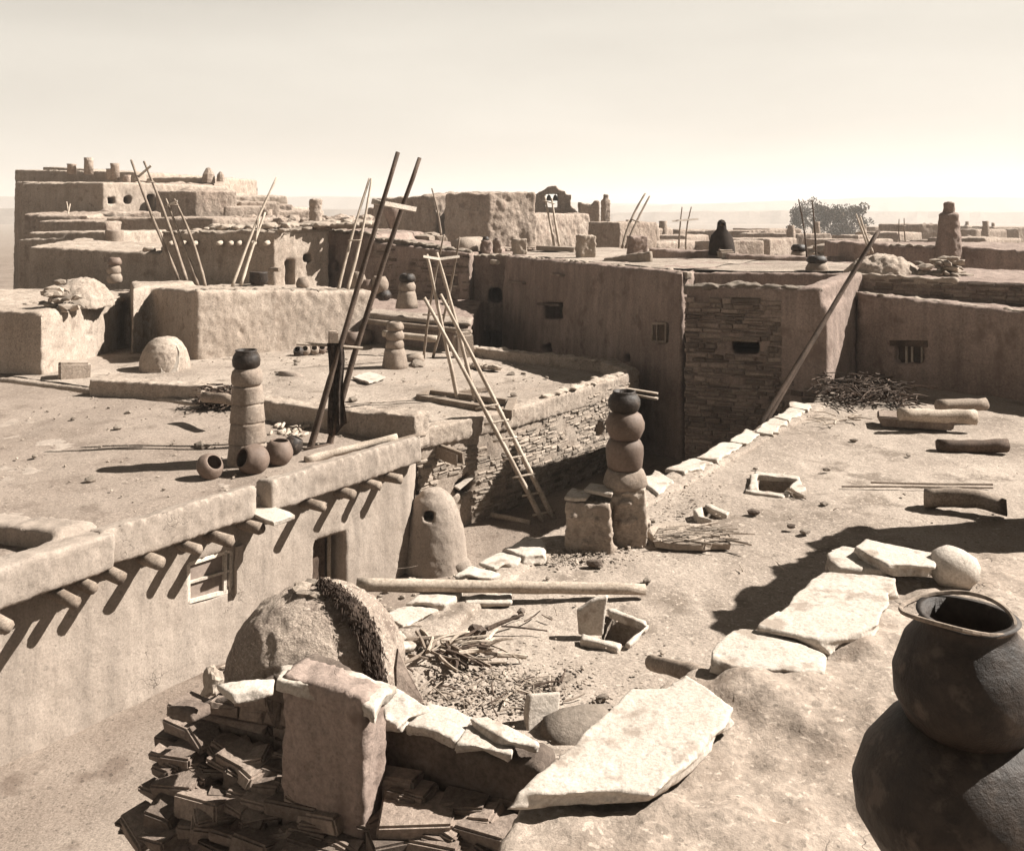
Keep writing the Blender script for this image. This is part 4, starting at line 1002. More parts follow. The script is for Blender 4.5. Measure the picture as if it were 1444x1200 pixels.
part('coping', coping([[b0 + V(.2, .2, ZB - .02), b1 + V(.2, .1, ZB - .02)]], 60, (.05, .1), .15), STONE, hB)
part('roof', poly_sheet([b0 + V(.25, .3, 0), b1 + V(.3, .0, 0), b1 + V(1.5, 4.8, 0), V(4.8, 36.8, 0), V(8.2, 27.0, 0), b0 + V(.9, 1.3, 0)], lambda x, y: ZB + .03 + .05 * noise.noise(V(x, y, 0)), .3), DIRT2, hB, True)
c0, c1 = V(-.2, 31.6, 0), V((654 - CX) / F * 31.9, 31.9, 0); nc = wnorm(c0, c1)
hB2 = house('adobe_house', [([c0 + V(.4, 0, 0), c1, c1 + V(.6, 4, 0), c0 + V(1.4, 4, 0)], -.1, [zt(361, 31.6), zt(361, 31.9), zt(356, 35), zt(356, 35)])], 'narrow recessed house with square window and dark doorway left of the tall back wall', MUD,
     cuts=[hole(winquad(690, 409, 705, 425, c0, c1), nc, .5), hole(winquad(671, 471, 705, 512, c0, c1), nc, .8)])
part('coping', coping([[c0 + V(0, .2, zt(361, 31.6)), c1 + V(0, .2, zt(361, 31.9))]], 26, (.07, .14), .2), STONE, hB2)
bm = B(); p = w(694, 371, 31.3); log(bm, p + V(-.1, .8, 0), p + V(.2, -.3, .03), .1, .08, 8, .1, 3); part('rain_spout', bm, PALEWOOD, hB2)
# roof furniture on the back houses
bm = B(); plank(bm, w(762, 350, 33), w(815, 352, 32), .5, .15); single('roof_bench', bm, DIRT2, 'low flat ledge with pale top on the roof of the tall back house', 'ledge')
def square_chimney(px, py, d, wd, hh, m, label, pot=None):
    b = w(px, py, d); rt = root('roof_chimney', b, label, 'chimney', 'squat chimneys on the back roofs'); bm = B()
    cube(bm, b + V(0, 0, hh / 2 - .1), wd, wd, hh + .2, .3, 0, .03); part('body', bake(bm, .045, .08, .3, .05, .1), m, rt)
    if pot:
        bm = B(); lathe(bm, pot_prof(wd * .42, wd * .7, .6), b + V(0, 0, hh - .08), 16, .05); part('jar', bm, pot, rt, True)
square_chimney(733, 359, 31, .42, .5, STONE, 'squat stone chimney leftmost on the tall back house roof')
square_chimney(826, 360, 28.5, .48, .62, STONE, 'squat stone chimney in the middle of the tall back house roof')
square_chimney(899, 359, 28, .5, .55, MUD, 'squat mud chimney rightmost on the tall back house roof')
square_chimney(685, 357, 32.5, .3, .45, MUD, 'small dark chimney with a pot above the recessed house', DPOT)
square_chimney(701, 355, 33, .25, .4, LPOT, 'small pale chimney with a dark pot beside the pot chimney above the recessed house', POT)
bm = B(); rock(bm, w(664, 348, 33), .62, 2, .15, (1.3, .8, .6)); single('dome_oven', bm, ADOBE, 'low white dome oven on the roof in front of the ruined tower', 'oven', smooth=True)
b_l = [p for p in (w(858, 368, 26.5), w(915, 368, 26))]
bm = B(); strip(bm, [b_l[0] + V(0, 0, -1), b_l[1]], .3, ZB, [ZB + .1, ZB + .35]); single('low_wall', bake(bm, .06, .06, .5, .03, .15), STONE, 'low pale whitewashed kerb on the tall back house roof, right end', 'wall')
# pole ladders on the back roofs
Lp = 'pole ladders standing on the distant roofs'
ladder('pole_ladder', [(w(782, 350, 33), w(768, 277, 33.5)), (w(789, 349, 33), w(778, 280, 33.5))], 'pale slanting ladder in front of the ruined church belfry', .05, (.9,), m=PALEWOOD, grp=Lp)
ladder('pole_ladder', [(w(877, 350, 29), w(910, 273, 30)), (w(882, 350, 29), w(916, 277, 30))], 'dark ladder leaning right, beside the rightmost squat chimney', .045, (.5,), m=WOOD, grp=Lp)
ladder('pole_ladder', [(w(957, 352, 31), w(962, 292, 31)), (w(967, 352, 31), w(975, 292, 31))], 'upright thin ladder with a wide crossbar, left of the seated person', .03, m=WOOD, bars=[(w(948, 312, 30.9), w(985, 309, 30.9), .06)], grp=Lp)
ladder('pole_ladder', [(w(1138, 366, 27), w(1126, 281, 27.2)), (w(1151, 366, 26), w(1145, 282, 26.2))], 'two thin dark poles standing in front of the leafy trees', .03, m=DARKWOOD, grp=Lp)
ladder('pole_ladder', [(w(1226, 358, 24), w(1207, 302, 24.4)), (w(1231, 357, 24), w(1213, 305, 24.4))], 'pale thin ladder in front of the right end of the trees', .03, (.5,), m=PALEWOOD, grp=Lp)
ladder('pole_ladder', [(w(1269, 345, 40), w(1268, 309, 40)), (w(1277, 345, 40), w(1275, 308, 40))], 'faint upright ladder on the far roof at right', .03, (.7,), m=WOOD, grp=Lp)
ladder('pole_ladder', [(w(254, 398, 29.5), w(185, 226, 31)), (w(263, 396, 29.5), w(203, 228, 31))], 'left tall ladder with crossed tops before the dark beam-end wall', .06, (.82,), m=WOOD, grp=Lp, bars=[(w(190, 254, 30.8), w(213, 234, 30.8), .08)])
ladder('pole_ladder', [(w(281, 406, 29.0), w(234, 281, 30.4)), (w(290, 405, 29.0), w(246, 281, 30.4))], 'shorter ladder just right of the crossed tall ladder', .055, (.93,), m=WOOD, grp=Lp, bars=[(w(236, 290, 30.2), w(250, 284, 30.2), .07)])
ladder('pole_ladder', [(w(327, 406, 29), w(390, 251, 31)), (w(340, 402, 29), w(374, 300, 30.6))], 'ladder of one long and one short pole leaning right, by the doorway house', .055, (.6,), m=PALEWOOD, grp=Lp, ext=.05)
ladder('pole_ladder', [(w(476, 414, 28.6), w(521, 252, 30)), (w(489, 414, 28.6), w(524, 252, 30))], 'pale narrow ladder just left of the tallest ladder', .055, (.45,), m=PALEWOOD, grp=Lp)
ladder('pole_ladder', [(w(97, 330, 48), w(94, 285, 49)), (w(92, 330, 48), w(99, 288, 49))], 'small bright ladder by the shaded house at the far left edge', .05, (.5,), m=PALEWOOD, grp=Lp)
# ================================================================== STONE TOWER HOUSE C AND ITS NEIGHBOUR G
C0, C1, C2 = V((966 - CX) / F * 18.9, 18.9, 0), V((1166 - CX) / F * 17.9, 17.9, 0), V(7.24, 19.47, 0)
ncw = wnorm(C0, C1); ZC = 5.0
cw1 = winquad(1036, 481, 1068, 498, C0, C1)
Cp = [C0, C1, C2, V(8.6, 21.5, 0), V(5.9, 22.0, 0)]
hC = root('stone_house', C0.lerp(C1, .5), 'shaded stone and plaster house beyond the right roof, with a pole leaning on it', 'house')
bm = B(); prism(bm, Cp, -.1, [4.5, 4.5, 4.5, 4.15, 4.15], .05)
strip(bm, [C0 + V(.2, .2, 0), C1 + V(-.2, .2, 0)], .36, 4.0, [4.78, 4.84]); strip(bm, [C1 + V(-.2, .2, 0), C2 + V(-.15, .1, 0), V(8.4, 21.3, 0)], .36, 4.0, [4.84, 5.02, 4.9])
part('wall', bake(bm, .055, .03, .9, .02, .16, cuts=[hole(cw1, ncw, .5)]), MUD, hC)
bm = B()
dC = (C1 - C0).normalized()
stone_face(bm, C0, C0 + dC * 1.9, (.3, .3), (4.6, 4.65), ncw, (.05, .13), (.10, .46), .04, .05, .03, .55, [cw1])
stone_face(bm, C0 + dC * 1.8, C0 + dC * 2.62, (1.2, 1.2), (3.0, 2.9), ncw, (.05, .13), (.10, .46), .035, .2, .02, .2, [cw1])
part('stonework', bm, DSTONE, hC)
part('coping', coping([[C0 + V(.1, .2, 4.77), C0.lerp(C1, .45) + V(0, .2, 4.84)], [C0.lerp(C1, .45) + V(0, .2, 4.82), C1 + V(-.2, .2, 4.8)], [V(5.2, 20, 4.62), V(6.8, 19.8, 4.62)]], 90, (.06, .12), .14), STONE, hC)
for (x0, y0, x1, y1, r) in ((1020, 478, 1068, 480, .05), (1018, 551, 1080, 556, .06)):
    bm = B(); log(bm, wallpt(x0, y0, C0, C1) + ncw * .0, wallpt(x1, y1, C0, C1) + ncw * .0, r, r * .8, 7, .15, 4); part('lintel', bm, WOOD, hC)
G0, G1 = V(7.25, 19.4, 0), V(8.75, 17.9, 0); ng = wnorm(G0, G1); dG = (G1 - G0).normalized()
G2 = G0 + dG * 7
gw = winquad(1261, 487, 1303, 514, G0, G1)
hG = house('adobe_house', [([G0, G1, G2, G2 + V(1.0, 1.5, 0), V(7.6, 20.2, 0)], -.1, [4.63, 4.51, 4.3, 4.3, 4.63])], 'dark shaded house wall with a barred window at the far end of the right roof', MUD, vox=.06, d1=.09, cuts=[hole(gw, ng, .3)], batter=.04)
bm = B(); q = [p - ng * .2 for p in gw]; slab(bm, q, .03, .002, .003); wp = part('window', bm, DARKWOOD, hG)
bm = B()
for t in (.0, .33, .52, .85, 1.0): plank(bm, q[0].lerp(q[1], t) + ng * .06, q[3].lerp(q[2], t) + ng * .06, .04, .04, up=ng)
part('bar', bm, PALEWOOD, wp)
bm = B(); plank(bm, gw[3] - dG * .08 + V(0, 0, .04), gw[2] + dG * .08 + V(0, 0, .04), .12, .09, up=ng); part('lintel', bm, DARKWOOD, hG)
part('coping', coping([[G0 + V(.15, .15, 4.61), G1 + V(.12, .15, 4.5), G2 + V(.1, .15, 4.28)]], 36, (.04, .08), .1), STONE, hG)
# leaning double pole
f1 = g(1070, 600, ZR - .6); t1 = w(1237, 326, 16.2)
f1 = w(1062, 614, 15.4); t1 = w(1237, 326, 17.4)
ladder('pole_ladder', [(f1, t1), (w(1070, 612, 15.45), w(1240, 326, 17.35))], 'thick dark double pole leaning diagonally across the corner of the shaded stone house', .046, m=DARKWOOD, bend=.5)
brush(V(6.6, 17.2, ZR + .05), .7, .8, .38, 380, .5, .016, DARKWOOD, 'brush_heap', 'dark heap of brush and roots in the far corner of the right roof', 'brushwood')
for k in range(14):
    p = g(rnd(1150, 1215), rnd(586, 600), ZR + .06); a_ = rnd(0, 6.28); bm = B(); log(bm, p, p + V(math.cos(a_), math.sin(a_), .05) * rnd(.2, .4), .014, .008, 5, .1, 2, .03)
    single('dry_twig', bm, PALEWOOD, 'pale dry twig scattered in front of the dark brush heap', 'twig', 'twigs by the brush heap')
bm = B(); log(bm, g(1268, 584, ZR + .28), g(1375, 588, ZR + .24), .1, .12, 12, .1, 8, .03); single('round_log', bm, PALEWOOD, 'pale thick log lying at the foot of the dark wall with the barred window', 'log', smooth=True)
bm = B(); log(bm, g(1322, 572, ZR + .3), g(1390, 570, ZR + .3), .1, .1, 12, .1, 6, .03); single('round_log', bm, WOOD, 'short log end behind the pale thick log, far right', 'log', smooth=True)
bm = B(); P = g(1290, 592, ZR + .12); cube(bm, P, 1.1, .5, .16, -.3, .02, .03); single('stone_block', bm, DSTONE, 'dark block under the pale thick log by the dark wall', 'stone block')
bm = B(); log(bm, g(1304, 703, ZR + .1), g(1420, 715, ZR + .14), .12, .1, 12, .12, 8, .08); single('curved_log', bm, WOOD, 'curved dark log end entering from the right edge of the roof', 'log', smooth=True)
bm = B(); log(bm, g(1322, 628, ZR + .1), g(1420, 628, ZR + .12), .09, .1, 12, .1, 6, .03); single('round_log', bm, DARKWOOD, 'dark log end at the right edge, between the curved log and the dark wall', 'log', smooth=True)
bm = B(); log(bm, g(1187, 686, ZR + .04), g(1400, 688, ZR + .05), .012, .012, 6, .1, 8, .02); log(bm, g(1228, 680, ZR + .05), g(1400, 683, ZR + .06), .014, .014, 6, .1, 8, .02)
single('thin_pole_or_shadow', bm, WOOD, 'pair of thin rods imitating a cast pole shadow on the right part of the roof', 'shadow rods')  # rods added to imitate the shadow line of a pole

# house past the right edge, casting the long shadow on the roof
hO = house('adobe_house', [([V(4.80, 8.34, 0), V(6.85, 10.79, 0), V(10, 8.5, 0), V(7.6, 5.8, 0)], 2.0, 5.58)], 'tall house at the right edge whose shadow falls over the right roof', ADOBE, d1=.07, batter=.0)
part('coping', coping([[V(4.85, 8.4, 5.55), V(6.85, 10.79, 5.55)]], 26, (.07, .16), .08), STONE, hO)

# ================================================================== ROOFS BEHIND C AND G
ZD = 4.84
D0, D1 = V((975 - CX) / F * 22.6, 22.6, 0), V((1212 - CX) / F * 22.0, 22.0, 0)
hD = house('adobe_house', [([D0, D1, V(10.4, 26.6, 0), V(5.3, 27.2, 0)], 0, [ZD, ZD, ZD + .05, ZD + .05])], 'low dark-fronted house whose flat bright roof lies behind the stone house', MUD, d1=.07, batter=.02)
part('roof', poly_sheet([D0 + V(.1, .15, 0), D1 + V(-.1, .15, 0), V(10.3, 26.5, 0), V(5.4, 27.0, 0)], lambda x, y: ZD + .05 + .04 * noise.noise(V(x, y, 0)), .25), DIRT2, hD, True)
hE = root('low_wall', w(1120, 371, 27.2), 'low dark parapet on the roof behind the flat bright roof', 'wall')
bm = B(); strip(bm, [w(1030, 371, 27.3), w(1120, 371, 27.2), w(1215, 371, 26.8)], .4, 4.2, [5.08, 5.02, 5.0]); part('body', bake(bm, .07, .08, .6, .04, .16), MUD, hE)
hP = root('low_wall', w(975, 371, 28.2), 'dark low wall that the wrapped person sits on', 'wall')
bm = B(); strip(bm, [w(922, 369, 28.4), w(1034, 371, 28.2)], .5, 4.0, [5.2, 5.1]); part('body', bake(bm, .07, .07, .6, .04, .16), MUD, hP)
bm = B(); cube(bm, w(1022, 360, 27.7), .45, .35, .32, .2, .06, .04); single('stone_block', bm, STONE, 'pale block on the roof directly below the seated person', 'stone block')
potstack(1152, 388, 0, [(.27, .34, LPOT), (.24, .2, DPOT)], 'pot chimney with pale base and dark jar at the front of the flat bright roof', d=22.6)
potstack(1126, 366, 0, [(.24, .3, LPOT), (.23, .22, DPOT)], 'smaller pot chimney behind the flat bright roof, by the two dark poles', d=28)
# stone wall H with dome and rubble
H0, H1 = V((1206 - CX) / F * 20.0, 20.0, 0), V((1350 - CX) / F * 18.8, 18.8, 0); nh = wnorm(H0, H1); dH = (H1 - H0).normalized(); H2 = H0 + dH * 6
hH = house('stone_house', [([H0, H1, H2, H2 + V(1.5, 4, 0), V(9.6, 24.5, 0)], 0, [4.96, 4.92, 4.9, 4.9, 4.95])], 'dark coursed-stone house behind the wall with the barred window', MUD, d1=.06, batter=.02)
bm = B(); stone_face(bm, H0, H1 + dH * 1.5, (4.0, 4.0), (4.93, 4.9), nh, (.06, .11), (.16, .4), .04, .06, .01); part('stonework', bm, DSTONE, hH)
part('coping', coping([[H0 + V(0, .1, 4.96), H1 + V(0, .1, 4.92)]], 26, (.05, .1), .1), STONE, hH)
oc = w(1243, 390, 20.6); bm = B(); lathe(bm, [(.85, -.1), (.8, .05), (.62, .3), (.38, .44), (.03, .48)], oc, 28, .12, ph=.3)
single('dome_oven', bake(bm, .04, .14, .35, .06, .12), ADOBE, 'lumpy pale dome oven on the roof right of the tip of the double pole', 'oven')
bm = B()
for k in range(60):
    t = rnd(0, 1); rock(bm, w(1322, 392, 20.2) + V(rnd(-.45, .5), rnd(-.3, .3), t * .5 * rnd(.3, 1)), rnd(.07, .15), 1, .3, (1.4, 1, .5))
single('rubble_pile', bm, STONE, 'bright rubble pile on the roof at the right edge, below the tall chimney', 'rubble')
I0, I1 = V((1208 - CX) / F * 26.5, 26.5, 0), V((1360 - CX) / F * 25, 25, 0)
hI = house('adobe_house', [([I0, I1, I1 + (I1 - I0) * .6, V(17, 30, 0), V(10.5, 31, 0)], 0, [zt(346, 26.5), zt(348, 25), 5.3, 5.3, 5.35]), ([I0 + V(-.1, -.2, 0), I0 + V(.75, -.3, 0), I0 + V(1, .7, 0), I0 + V(-.3, .7, 0)], 0, 5.45)], 'long shaded house under the tall chimney at the right edge', MUD, d1=.09)
part('coping', coping([[I0 + V(0, .2, zt(346, 26.5)), I1 + V(0, .2, zt(348, 25))]], 34, (.05, .1), .15), STONE, hI)
bm = B(); p = w(1338, 352, 25.2); lathe(bm, [(.36, -.3), (.31, .3), (.27, .75), (.25, .98), (.15, 1.0), (.14, 1.28), (.09, 1.29)], p, 12, .12); single('roof_chimney', bake(bm, .04, .08, .3, .04, .1), MUD, 'tall tapering chimney at the right edge against the sky', 'chimney')
bm = B()
for k in range(40): rock(bm, w(1170 + rnd(-26, 24), 360, 34) + V(0, rnd(-.5, .5), rnd(-.4, .35)), rnd(.15, .35), 1, .3, (1.3, 1, .7))
single('rubble_pile', bm, STONE, 'brown rubble mound in front of the leafy trees', 'rubble')

# ================================================================== SEATED PERSON
pp = w(1017, 354, 28.1)
per = B()
skv = [('pelvis', (0, 0, .1), .15), ('belly', (0, 0, .3), .15), ('chest', (0, -.02, .5), .16), ('neck', (0, -.04, .66), .06), ('head', (0, -.05, .76), .085), ('crown', (0, -.05, .84), .08),
       ('shl', (-.18, -.02, .55), .07), ('elb', (-.2, -.12, .33), .05), ('wrl', (-.05, -.24, .34), .035), ('shr', (.18, -.02, .55), .07), ('elr', (.2, -.12, .33), .05), ('wrr', (.05, -.25, .36), .035),
       ('hil', (-.1, -.04, .08), .1), ('knl', (-.12, -.36, .08), .075), ('anl', (-.12, -.34, -.3), .045), ('tol', (-.13, -.46, -.34), .035), ('hir', (.1, -.04, .08), .1), ('knr', (.12, -.36, .08), .075), ('anr', (.12, -.34, -.3), .045), ('tor', (.13, -.46, -.34), .035)]
ix = {n: i for i, (n, _, _) in enumerate(skv)}
ed = [('pelvis', 'belly'), ('belly', 'chest'), ('chest', 'neck'), ('neck', 'head'), ('head', 'crown'), ('chest', 'shl'), ('shl', 'elb'), ('elb', 'wrl'), ('chest', 'shr'), ('shr', 'elr'), ('elr', 'wrr'), ('pelvis', 'hil'), ('hil', 'knl'), ('knl', 'anl'), ('anl', 'tol'), ('pelvis', 'hir'), ('hir', 'knr'), ('knr', 'anr'), ('anr', 'tor')]
me = bpy.data.meshes.new('body'); me.from_pydata([V(*c) + pp for _, c, _ in skv], [(ix[a], ix[b_]) for a, b_ in ed], [])
o = bpy.data.objects.new('tmp', me); C.objects.link(o); o.modifiers.new('s', 'SKIN'); o.modifiers.new('u', 'SUBSURF').render_levels = 1
for v, (_, _, r) in zip(me.skin_vertices[0].data, skv): v.radius = (r, r)
me.skin_vertices[0].data[0].use_root = True
body = bpy.data.meshes.new_from_object(o.evaluated_get(bpy.context.evaluated_depsgraph_get())); bpy.data.objects.remove(o)
prn = root('person', pp, 'person wrapped in a dark blanket sitting on a low roof wall, back to the trees', 'person')
part('body', body, SKIN, prn, True)
bm = B(); rows = []
for z, rx, ry, oy in ((-.12, .42, .36, -.1), (.1, .39, .34, -.08), (.3, .35, .28, -.05), (.48, .30, .22, -.03), (.58, .21, .17, -.04), (.66, .15, .15, -.05), (.76, .135, .14, -.06), (.86, .125, .135, -.06), (.93, .08, .09, -.05), (.955, .01, .01, -.05)):
    rows.append([bm.verts.new(pp + V(math.cos(a_) * rx * (1 + .10 * math.sin(a_ * 6 + z * 3) * (1 - max(0, z))), oy + math.sin(a_) * ry * (1 + .10 * math.cos(a_ * 5 + z * 2) * (1 - max(0, z))), z)) for a_ in (k / 24 * 6.283 for k in range(24))])
for a, b_ in zip(rows, rows[1:]):
    for k in range(24): 
        a_ = (k + .5) / 24 * 6.283
        zc = a[k].co.z - pp.z
        if zc >= .66 and zc < .86 and -2.3 < (a_ - 6.283 if a_ > 3.14 else a_) < -.85: continue   # face opening
        bm.faces.new((a[k], a[(k + 1) % 24], b_[(k + 1) % 24], b_[k]))
part('blanket', bm, DCLOTH, prn, True)

# ================================================================== RUINED CHURCH
dch = 58.0
def blk(px0, d0, px1, d1, top0, top1, thick, z0=-.2):
    p, q = V((px0 - CX) / F * d0, d0, 0), V((px1 - CX) / F * d1, d1, 0); n = -wnorm(p, q) * thick
    return ([p, q, q + n, p + n], z0, [zt(top0, d0), zt(top1, d1), zt(top1, d1), zt(top0, d0)])
rc = root('ruined_church', V(-2, 60, 0), 'roofless ruined adobe church with a bell gable in the middle distance', 'church')
bm = B()
for a in (blk(526, 66, 614, 60, 281, 276, 1.2), blk(519, 67, 548, 65.5, 292, 300, 1.2), blk(612, 60, 650, 63, 275, 272, 1.0), blk(648, 61.5, 689, 58, 271, 271, 3.5), blk(689, 58, 700, 59.5, 272, 272, 3), blk(700, 59.4, 712, 61, 272, 284, 1.5), blk(711, 60.9, 723, 62, 285, 301, 1.2), blk(722, 62, 832, 70, 300, 302, 1.2), blk(548, 64, 575, 62, 318, 338, 1.0)):
    prism(bm, a[0], a[1], a[2], .1)
part('wall', bake(bm, .11, .28, 1.6, .16, .5), CHURCH, rc)
bm = B(); gd = 73.0
out = [(742, 302), (744, 292), (747, 274), (758, 274), (760, 271), (768, 269), (773, 263), (784, 262), (789, 268), (797, 270), (798, 274), (806, 275), (805, 290), (816, 300)]
def gable(bm, pts, d, thick, yb, cut=None):
    fr = [bm.verts.new(w(x, y, d)) for x, y in pts]; bk = [bm.verts.new(w(x, y, d) + V(0, thick, 0)) for x, y in pts]
    n = len(pts)
    for i in range(n): bm.faces.new((fr[i], fr[(i + 1) % n], bk[(i + 1) % n], bk[i]))
    f1 = bm.faces.new(fr); f2 = bm.faces.new(list(reversed(bk))); bmesh.ops.triangulate(bm, faces=[f1, f2])
gable(bm, [(742, 330)] + out + [(816, 330)], gd, 1.2, 330)
oq = [w(769, 293, gd), w(787, 293, gd), w(787, 273.5, gd), w(769, 273.5, gd)]
part('bell_gable', bake(bm, .07, .10, .8, .05, .3, cuts=[hole(oq, V(0, -1, 0), 3, 2, False)], smooth=1), CHURCH, rc)
for px in (774, 783):
    bm = B(); p = w(px, 283.5, gd + .6); lathe(bm, [(.26, 0), (.22, .08), (.16, .3), (.12, .42), (.03, .48)], p, 14); log(bm, p + V(0, 0, .42), p + V(0, 0, .6), .03, .03, 6, 0, 1); part('bell', bm, IRON, rc, True)
bm = B(); gable(bm, [(818, 325), (818, 284), (823, 288), (838, 289), (841, 283), (846, 283), (846, 325)], 71, 2, 325); part('side_tower', bake(bm, .11, .2, .8, .1, .35, smooth=1), CHURCH, rc)
bm = B(); p = w(854, 312, 66); cube(bm, p + V(0, 0, .7), .55, .5, 1.6, .4); cube(bm, p + V(.02, 0, 1.65), .35, .35, .5, .2); single('roof_chimney', bake(bm, .07, .1, .4, .05, .15), CHURCH, 'thin chimney right of the ruined church belfry', 'chimney')
hQ = house('adobe_house', [blk(829, 47, 873, 45.5, 313, 314, 3)], 'shaded square house in front of the right end of the church ruin', CHURCH, vox=.1, d1=.15)
bm = B(); rubble(bm, [w(690, 352, 45), w(820, 352, 50)], 60, (.1, .3), .5); single('rubble_pile', bm, CHURCH, 'scattered rubble at the foot of the long sunlit church wall', 'rubble')
bm = B()
for k in range(70):
    t = rnd(0, 1); rock(bm, w(528 + t * 90, 338 + 4 * t, 37) + V(rnd(-.4, .4), rnd(-.6, .6), rnd(-.4, .25)), rnd(.12, .4), 1, .3, (1.3, 1, .7))
single('rubble_pile', bm, STONE, 'bright rubble heap above the dark masonry house, left of the ruined tower', 'rubble')
p = w(554, 322, 36); rt = root('roof_chimney', p, 'dark flaring chimney top between the two poles of the tallest ladder', 'chimney')
bm = B(); lathe(bm, [(.16, 0), (.2, .1), (.36, .62), (.35, .8), (.3, .84), (.1, .84)], p, 14, .12); part('body', bm, MUD, rt, True)
ladder('thin_pole_or_shadow', [(w(622, 332, 36), w(609, 266, 36.5))], 'single thin pole standing before the bright stepped church wall', .045, m=WOOD, cat='pole')

# ================================================================== UPPER TOWN, FAR LEFT
hF1 = house('adobe_house', [blk(20, 58, 145, 53, 257, 257, 9), blk(145, 53, 262, 60, 257, 262, 6), blk(20, 66, 192, 62, 239, 243, 8), blk(60, 74, 128, 72, 235, 239, 5)],
   'tallest house of the upper town, shaded side left, bright end with two small windows', ADOBE, vox=.085, d1=.14,
   cuts=[hole(winquad(153, 280, 159, 287, V(-23.5, 53, 0), V(-21.2, 60, 0)), V(.8, -.6, 0), .8, 2), hole(winquad(172, 279, 178, 286, V(-23.5, 53, 0), V(-21.2, 60, 0)), V(.8, -.6, 0), .8, 2), hole(winquad(199, 279, 205, 304, V(-23.5, 53, 0), V(-21.2, 60, 0)), V(.8, -.6, 0), .8, 2)])
for k, (px, py, hh) in enumerate(((125, 240, .8), (101, 239, .35), (162, 248, .8), (178, 258, .5), (156, 247, .4))):
    b = w(px, py, 60); bm = B(); lathe(bm, [(.3, -.3), (.27, hh * .7), (.3, hh), (.1, hh)], b, 10, .1); single('roof_chimney', bm, CHURCH, ['tall chimney on the topmost block of the upper town', 'low stub chimney left of the tall one on the topmost block', 'dark chimney above the bright end of the tallest house', 'short chimney at the right end above the two small windows', 'stub chimney just left of the dark chimney of the tallest house'][k], 'chimney', 'chimneys of the upper town', True)
hF2 = house('adobe_house', [blk(190, 64, 283, 66, 275, 277, 5), blk(200, 72, 300, 70, 251, 250, 6), blk(282, 66, 302, 62, 275, 276, 5), blk(300, 62, 350, 67, 250, 253, 6), blk(345, 70, 388, 74, 279, 280, 5), blk(385, 74, 440, 78, 292, 293, 5)],
   'stepped houses of the upper town with a pale beam roof behind the crossed ladder', ADOBE, vox=.09, d1=.16)
bm = B(); log(bm, w(192, 267, 63), w(262, 271, 64), .22, .2, 8, .1, 5); single('roof_plank', bm, PALEWOOD, 'long pale beam along the top of the bright upper town wall', 'beam')
for k, (px, py, hh, wd) in enumerate(((294, 252, .7, .5), (311, 250, .35, .3))):
    bm = B(); lathe(bm, [(wd, -.3), (wd * .8, hh * .4), (wd * .3, hh), (.05, hh * 1.05)], w(px, py, 62), 9, .3); single('roof_chimney', bm, CHURCH, ['pointed chimney stub on the rounded top block of the upper town', 'small square chimney right of the pointed stub'][k], 'chimney', 'chimneys of the upper town')
hF3 = house('adobe_house', [blk(60, 45, 150, 43, 312, 313, 5), blk(150, 43, 232, 47, 312, 310, 4)], 'low house below the tallest house of the upper town, mostly shaded', CHURCH, vox=.09, d1=.12)
hF4 = house('adobe_house', [blk(40, 38, 148, 37, 328, 327, 4), blk(148, 37, 230, 41, 338, 336, 4)], 'pale flat house front between the far left dark wall and the upper town', ADOBE, vox=.08, d1=.1)
b = w(161, 352, 36.2); rt = root('roof_chimney', b, 'thick round pale chimney in front of the flat pale house front', 'chimney'); bm = B(); lathe(bm, [(.36, -.3), (.36, .3), (.34, .7), (.33, .76), (.2, .76)], b, 18, .05); part('body', bm, LPOT, rt, True)
hF5 = house('adobe_house', [blk(230, 48, 300, 44, 306, 308, 5), blk(300, 44, 345, 50, 307, 308, 5)], 'dark low-roofed house under the bright upper town wall', CHURCH, vox=.09, d1=.12)
hF6 = house('adobe_house', [blk(340, 52, 386, 50, 312, 313, 5), blk(386, 50, 440, 55, 307, 309, 5)], 'low dark house left of the tall round chimney', CHURCH, vox=.09, d1=.12)
b = w(445, 325, 36); rt = root('roof_chimney', b, 'tall round chimney standing alone on the roof of the doorway house', 'chimney'); bm = B(); lathe(bm, [(.27, -.3), (.25, .4), (.23, .9), (.25, 1.22), (.1, 1.22)], b, 16, .12); part('body', bake(bm, .05, .08, .3, .04, .1), CHURCH, rt)
bm = B()
for k in range(90):
    px = rnd(335, 520); rock(bm, w(px, 312 + rnd(-4, 8), 48) + V(0, rnd(-2, 2), 0), rnd(.15, .4), 1, .3, (1.3, 1, .8))
single('rubble_pile', bm, CHURCH, 'line of rubble and low ruins behind the tall round chimney', 'rubble')

for k, (a_, d, b2, t1_, t2_) in enumerate([(92, 50, 118, 300, 302), (112, 47, 140, 306, 304), (150, 50, 176, 298, 301), (205, 57, 232, 262, 264), (236, 60, 262, 258, 260), (262, 55, 296, 268, 270), (308, 56, 332, 290, 293), (330, 58, 352, 284, 287), (352, 62, 376, 288, 291), (378, 60, 404, 297, 299)]):
    bm = B(); m_ = a_ + (b2 - a_) * .4
    for q in (blk(a_, d + 1.5, m_, d, t1_, t1_ + 1, 2.5), blk(m_, d, b2, d + 2, t2_, t2_ - 2, 2.5)): prism(bm, q[0], q[1], q[2], .08)
    rubble(bm, [w(a_, t1_, d + 1.5), w(b2, t2_, d + 2)], 14, (.12, .3), .3)
    single('adobe_house', bake(bm, .085, .14, 1.2, .06, .4), CHURCH, 'small broken room block among the stepped houses of the upper town', 'house', 'small rooms of the upper town')
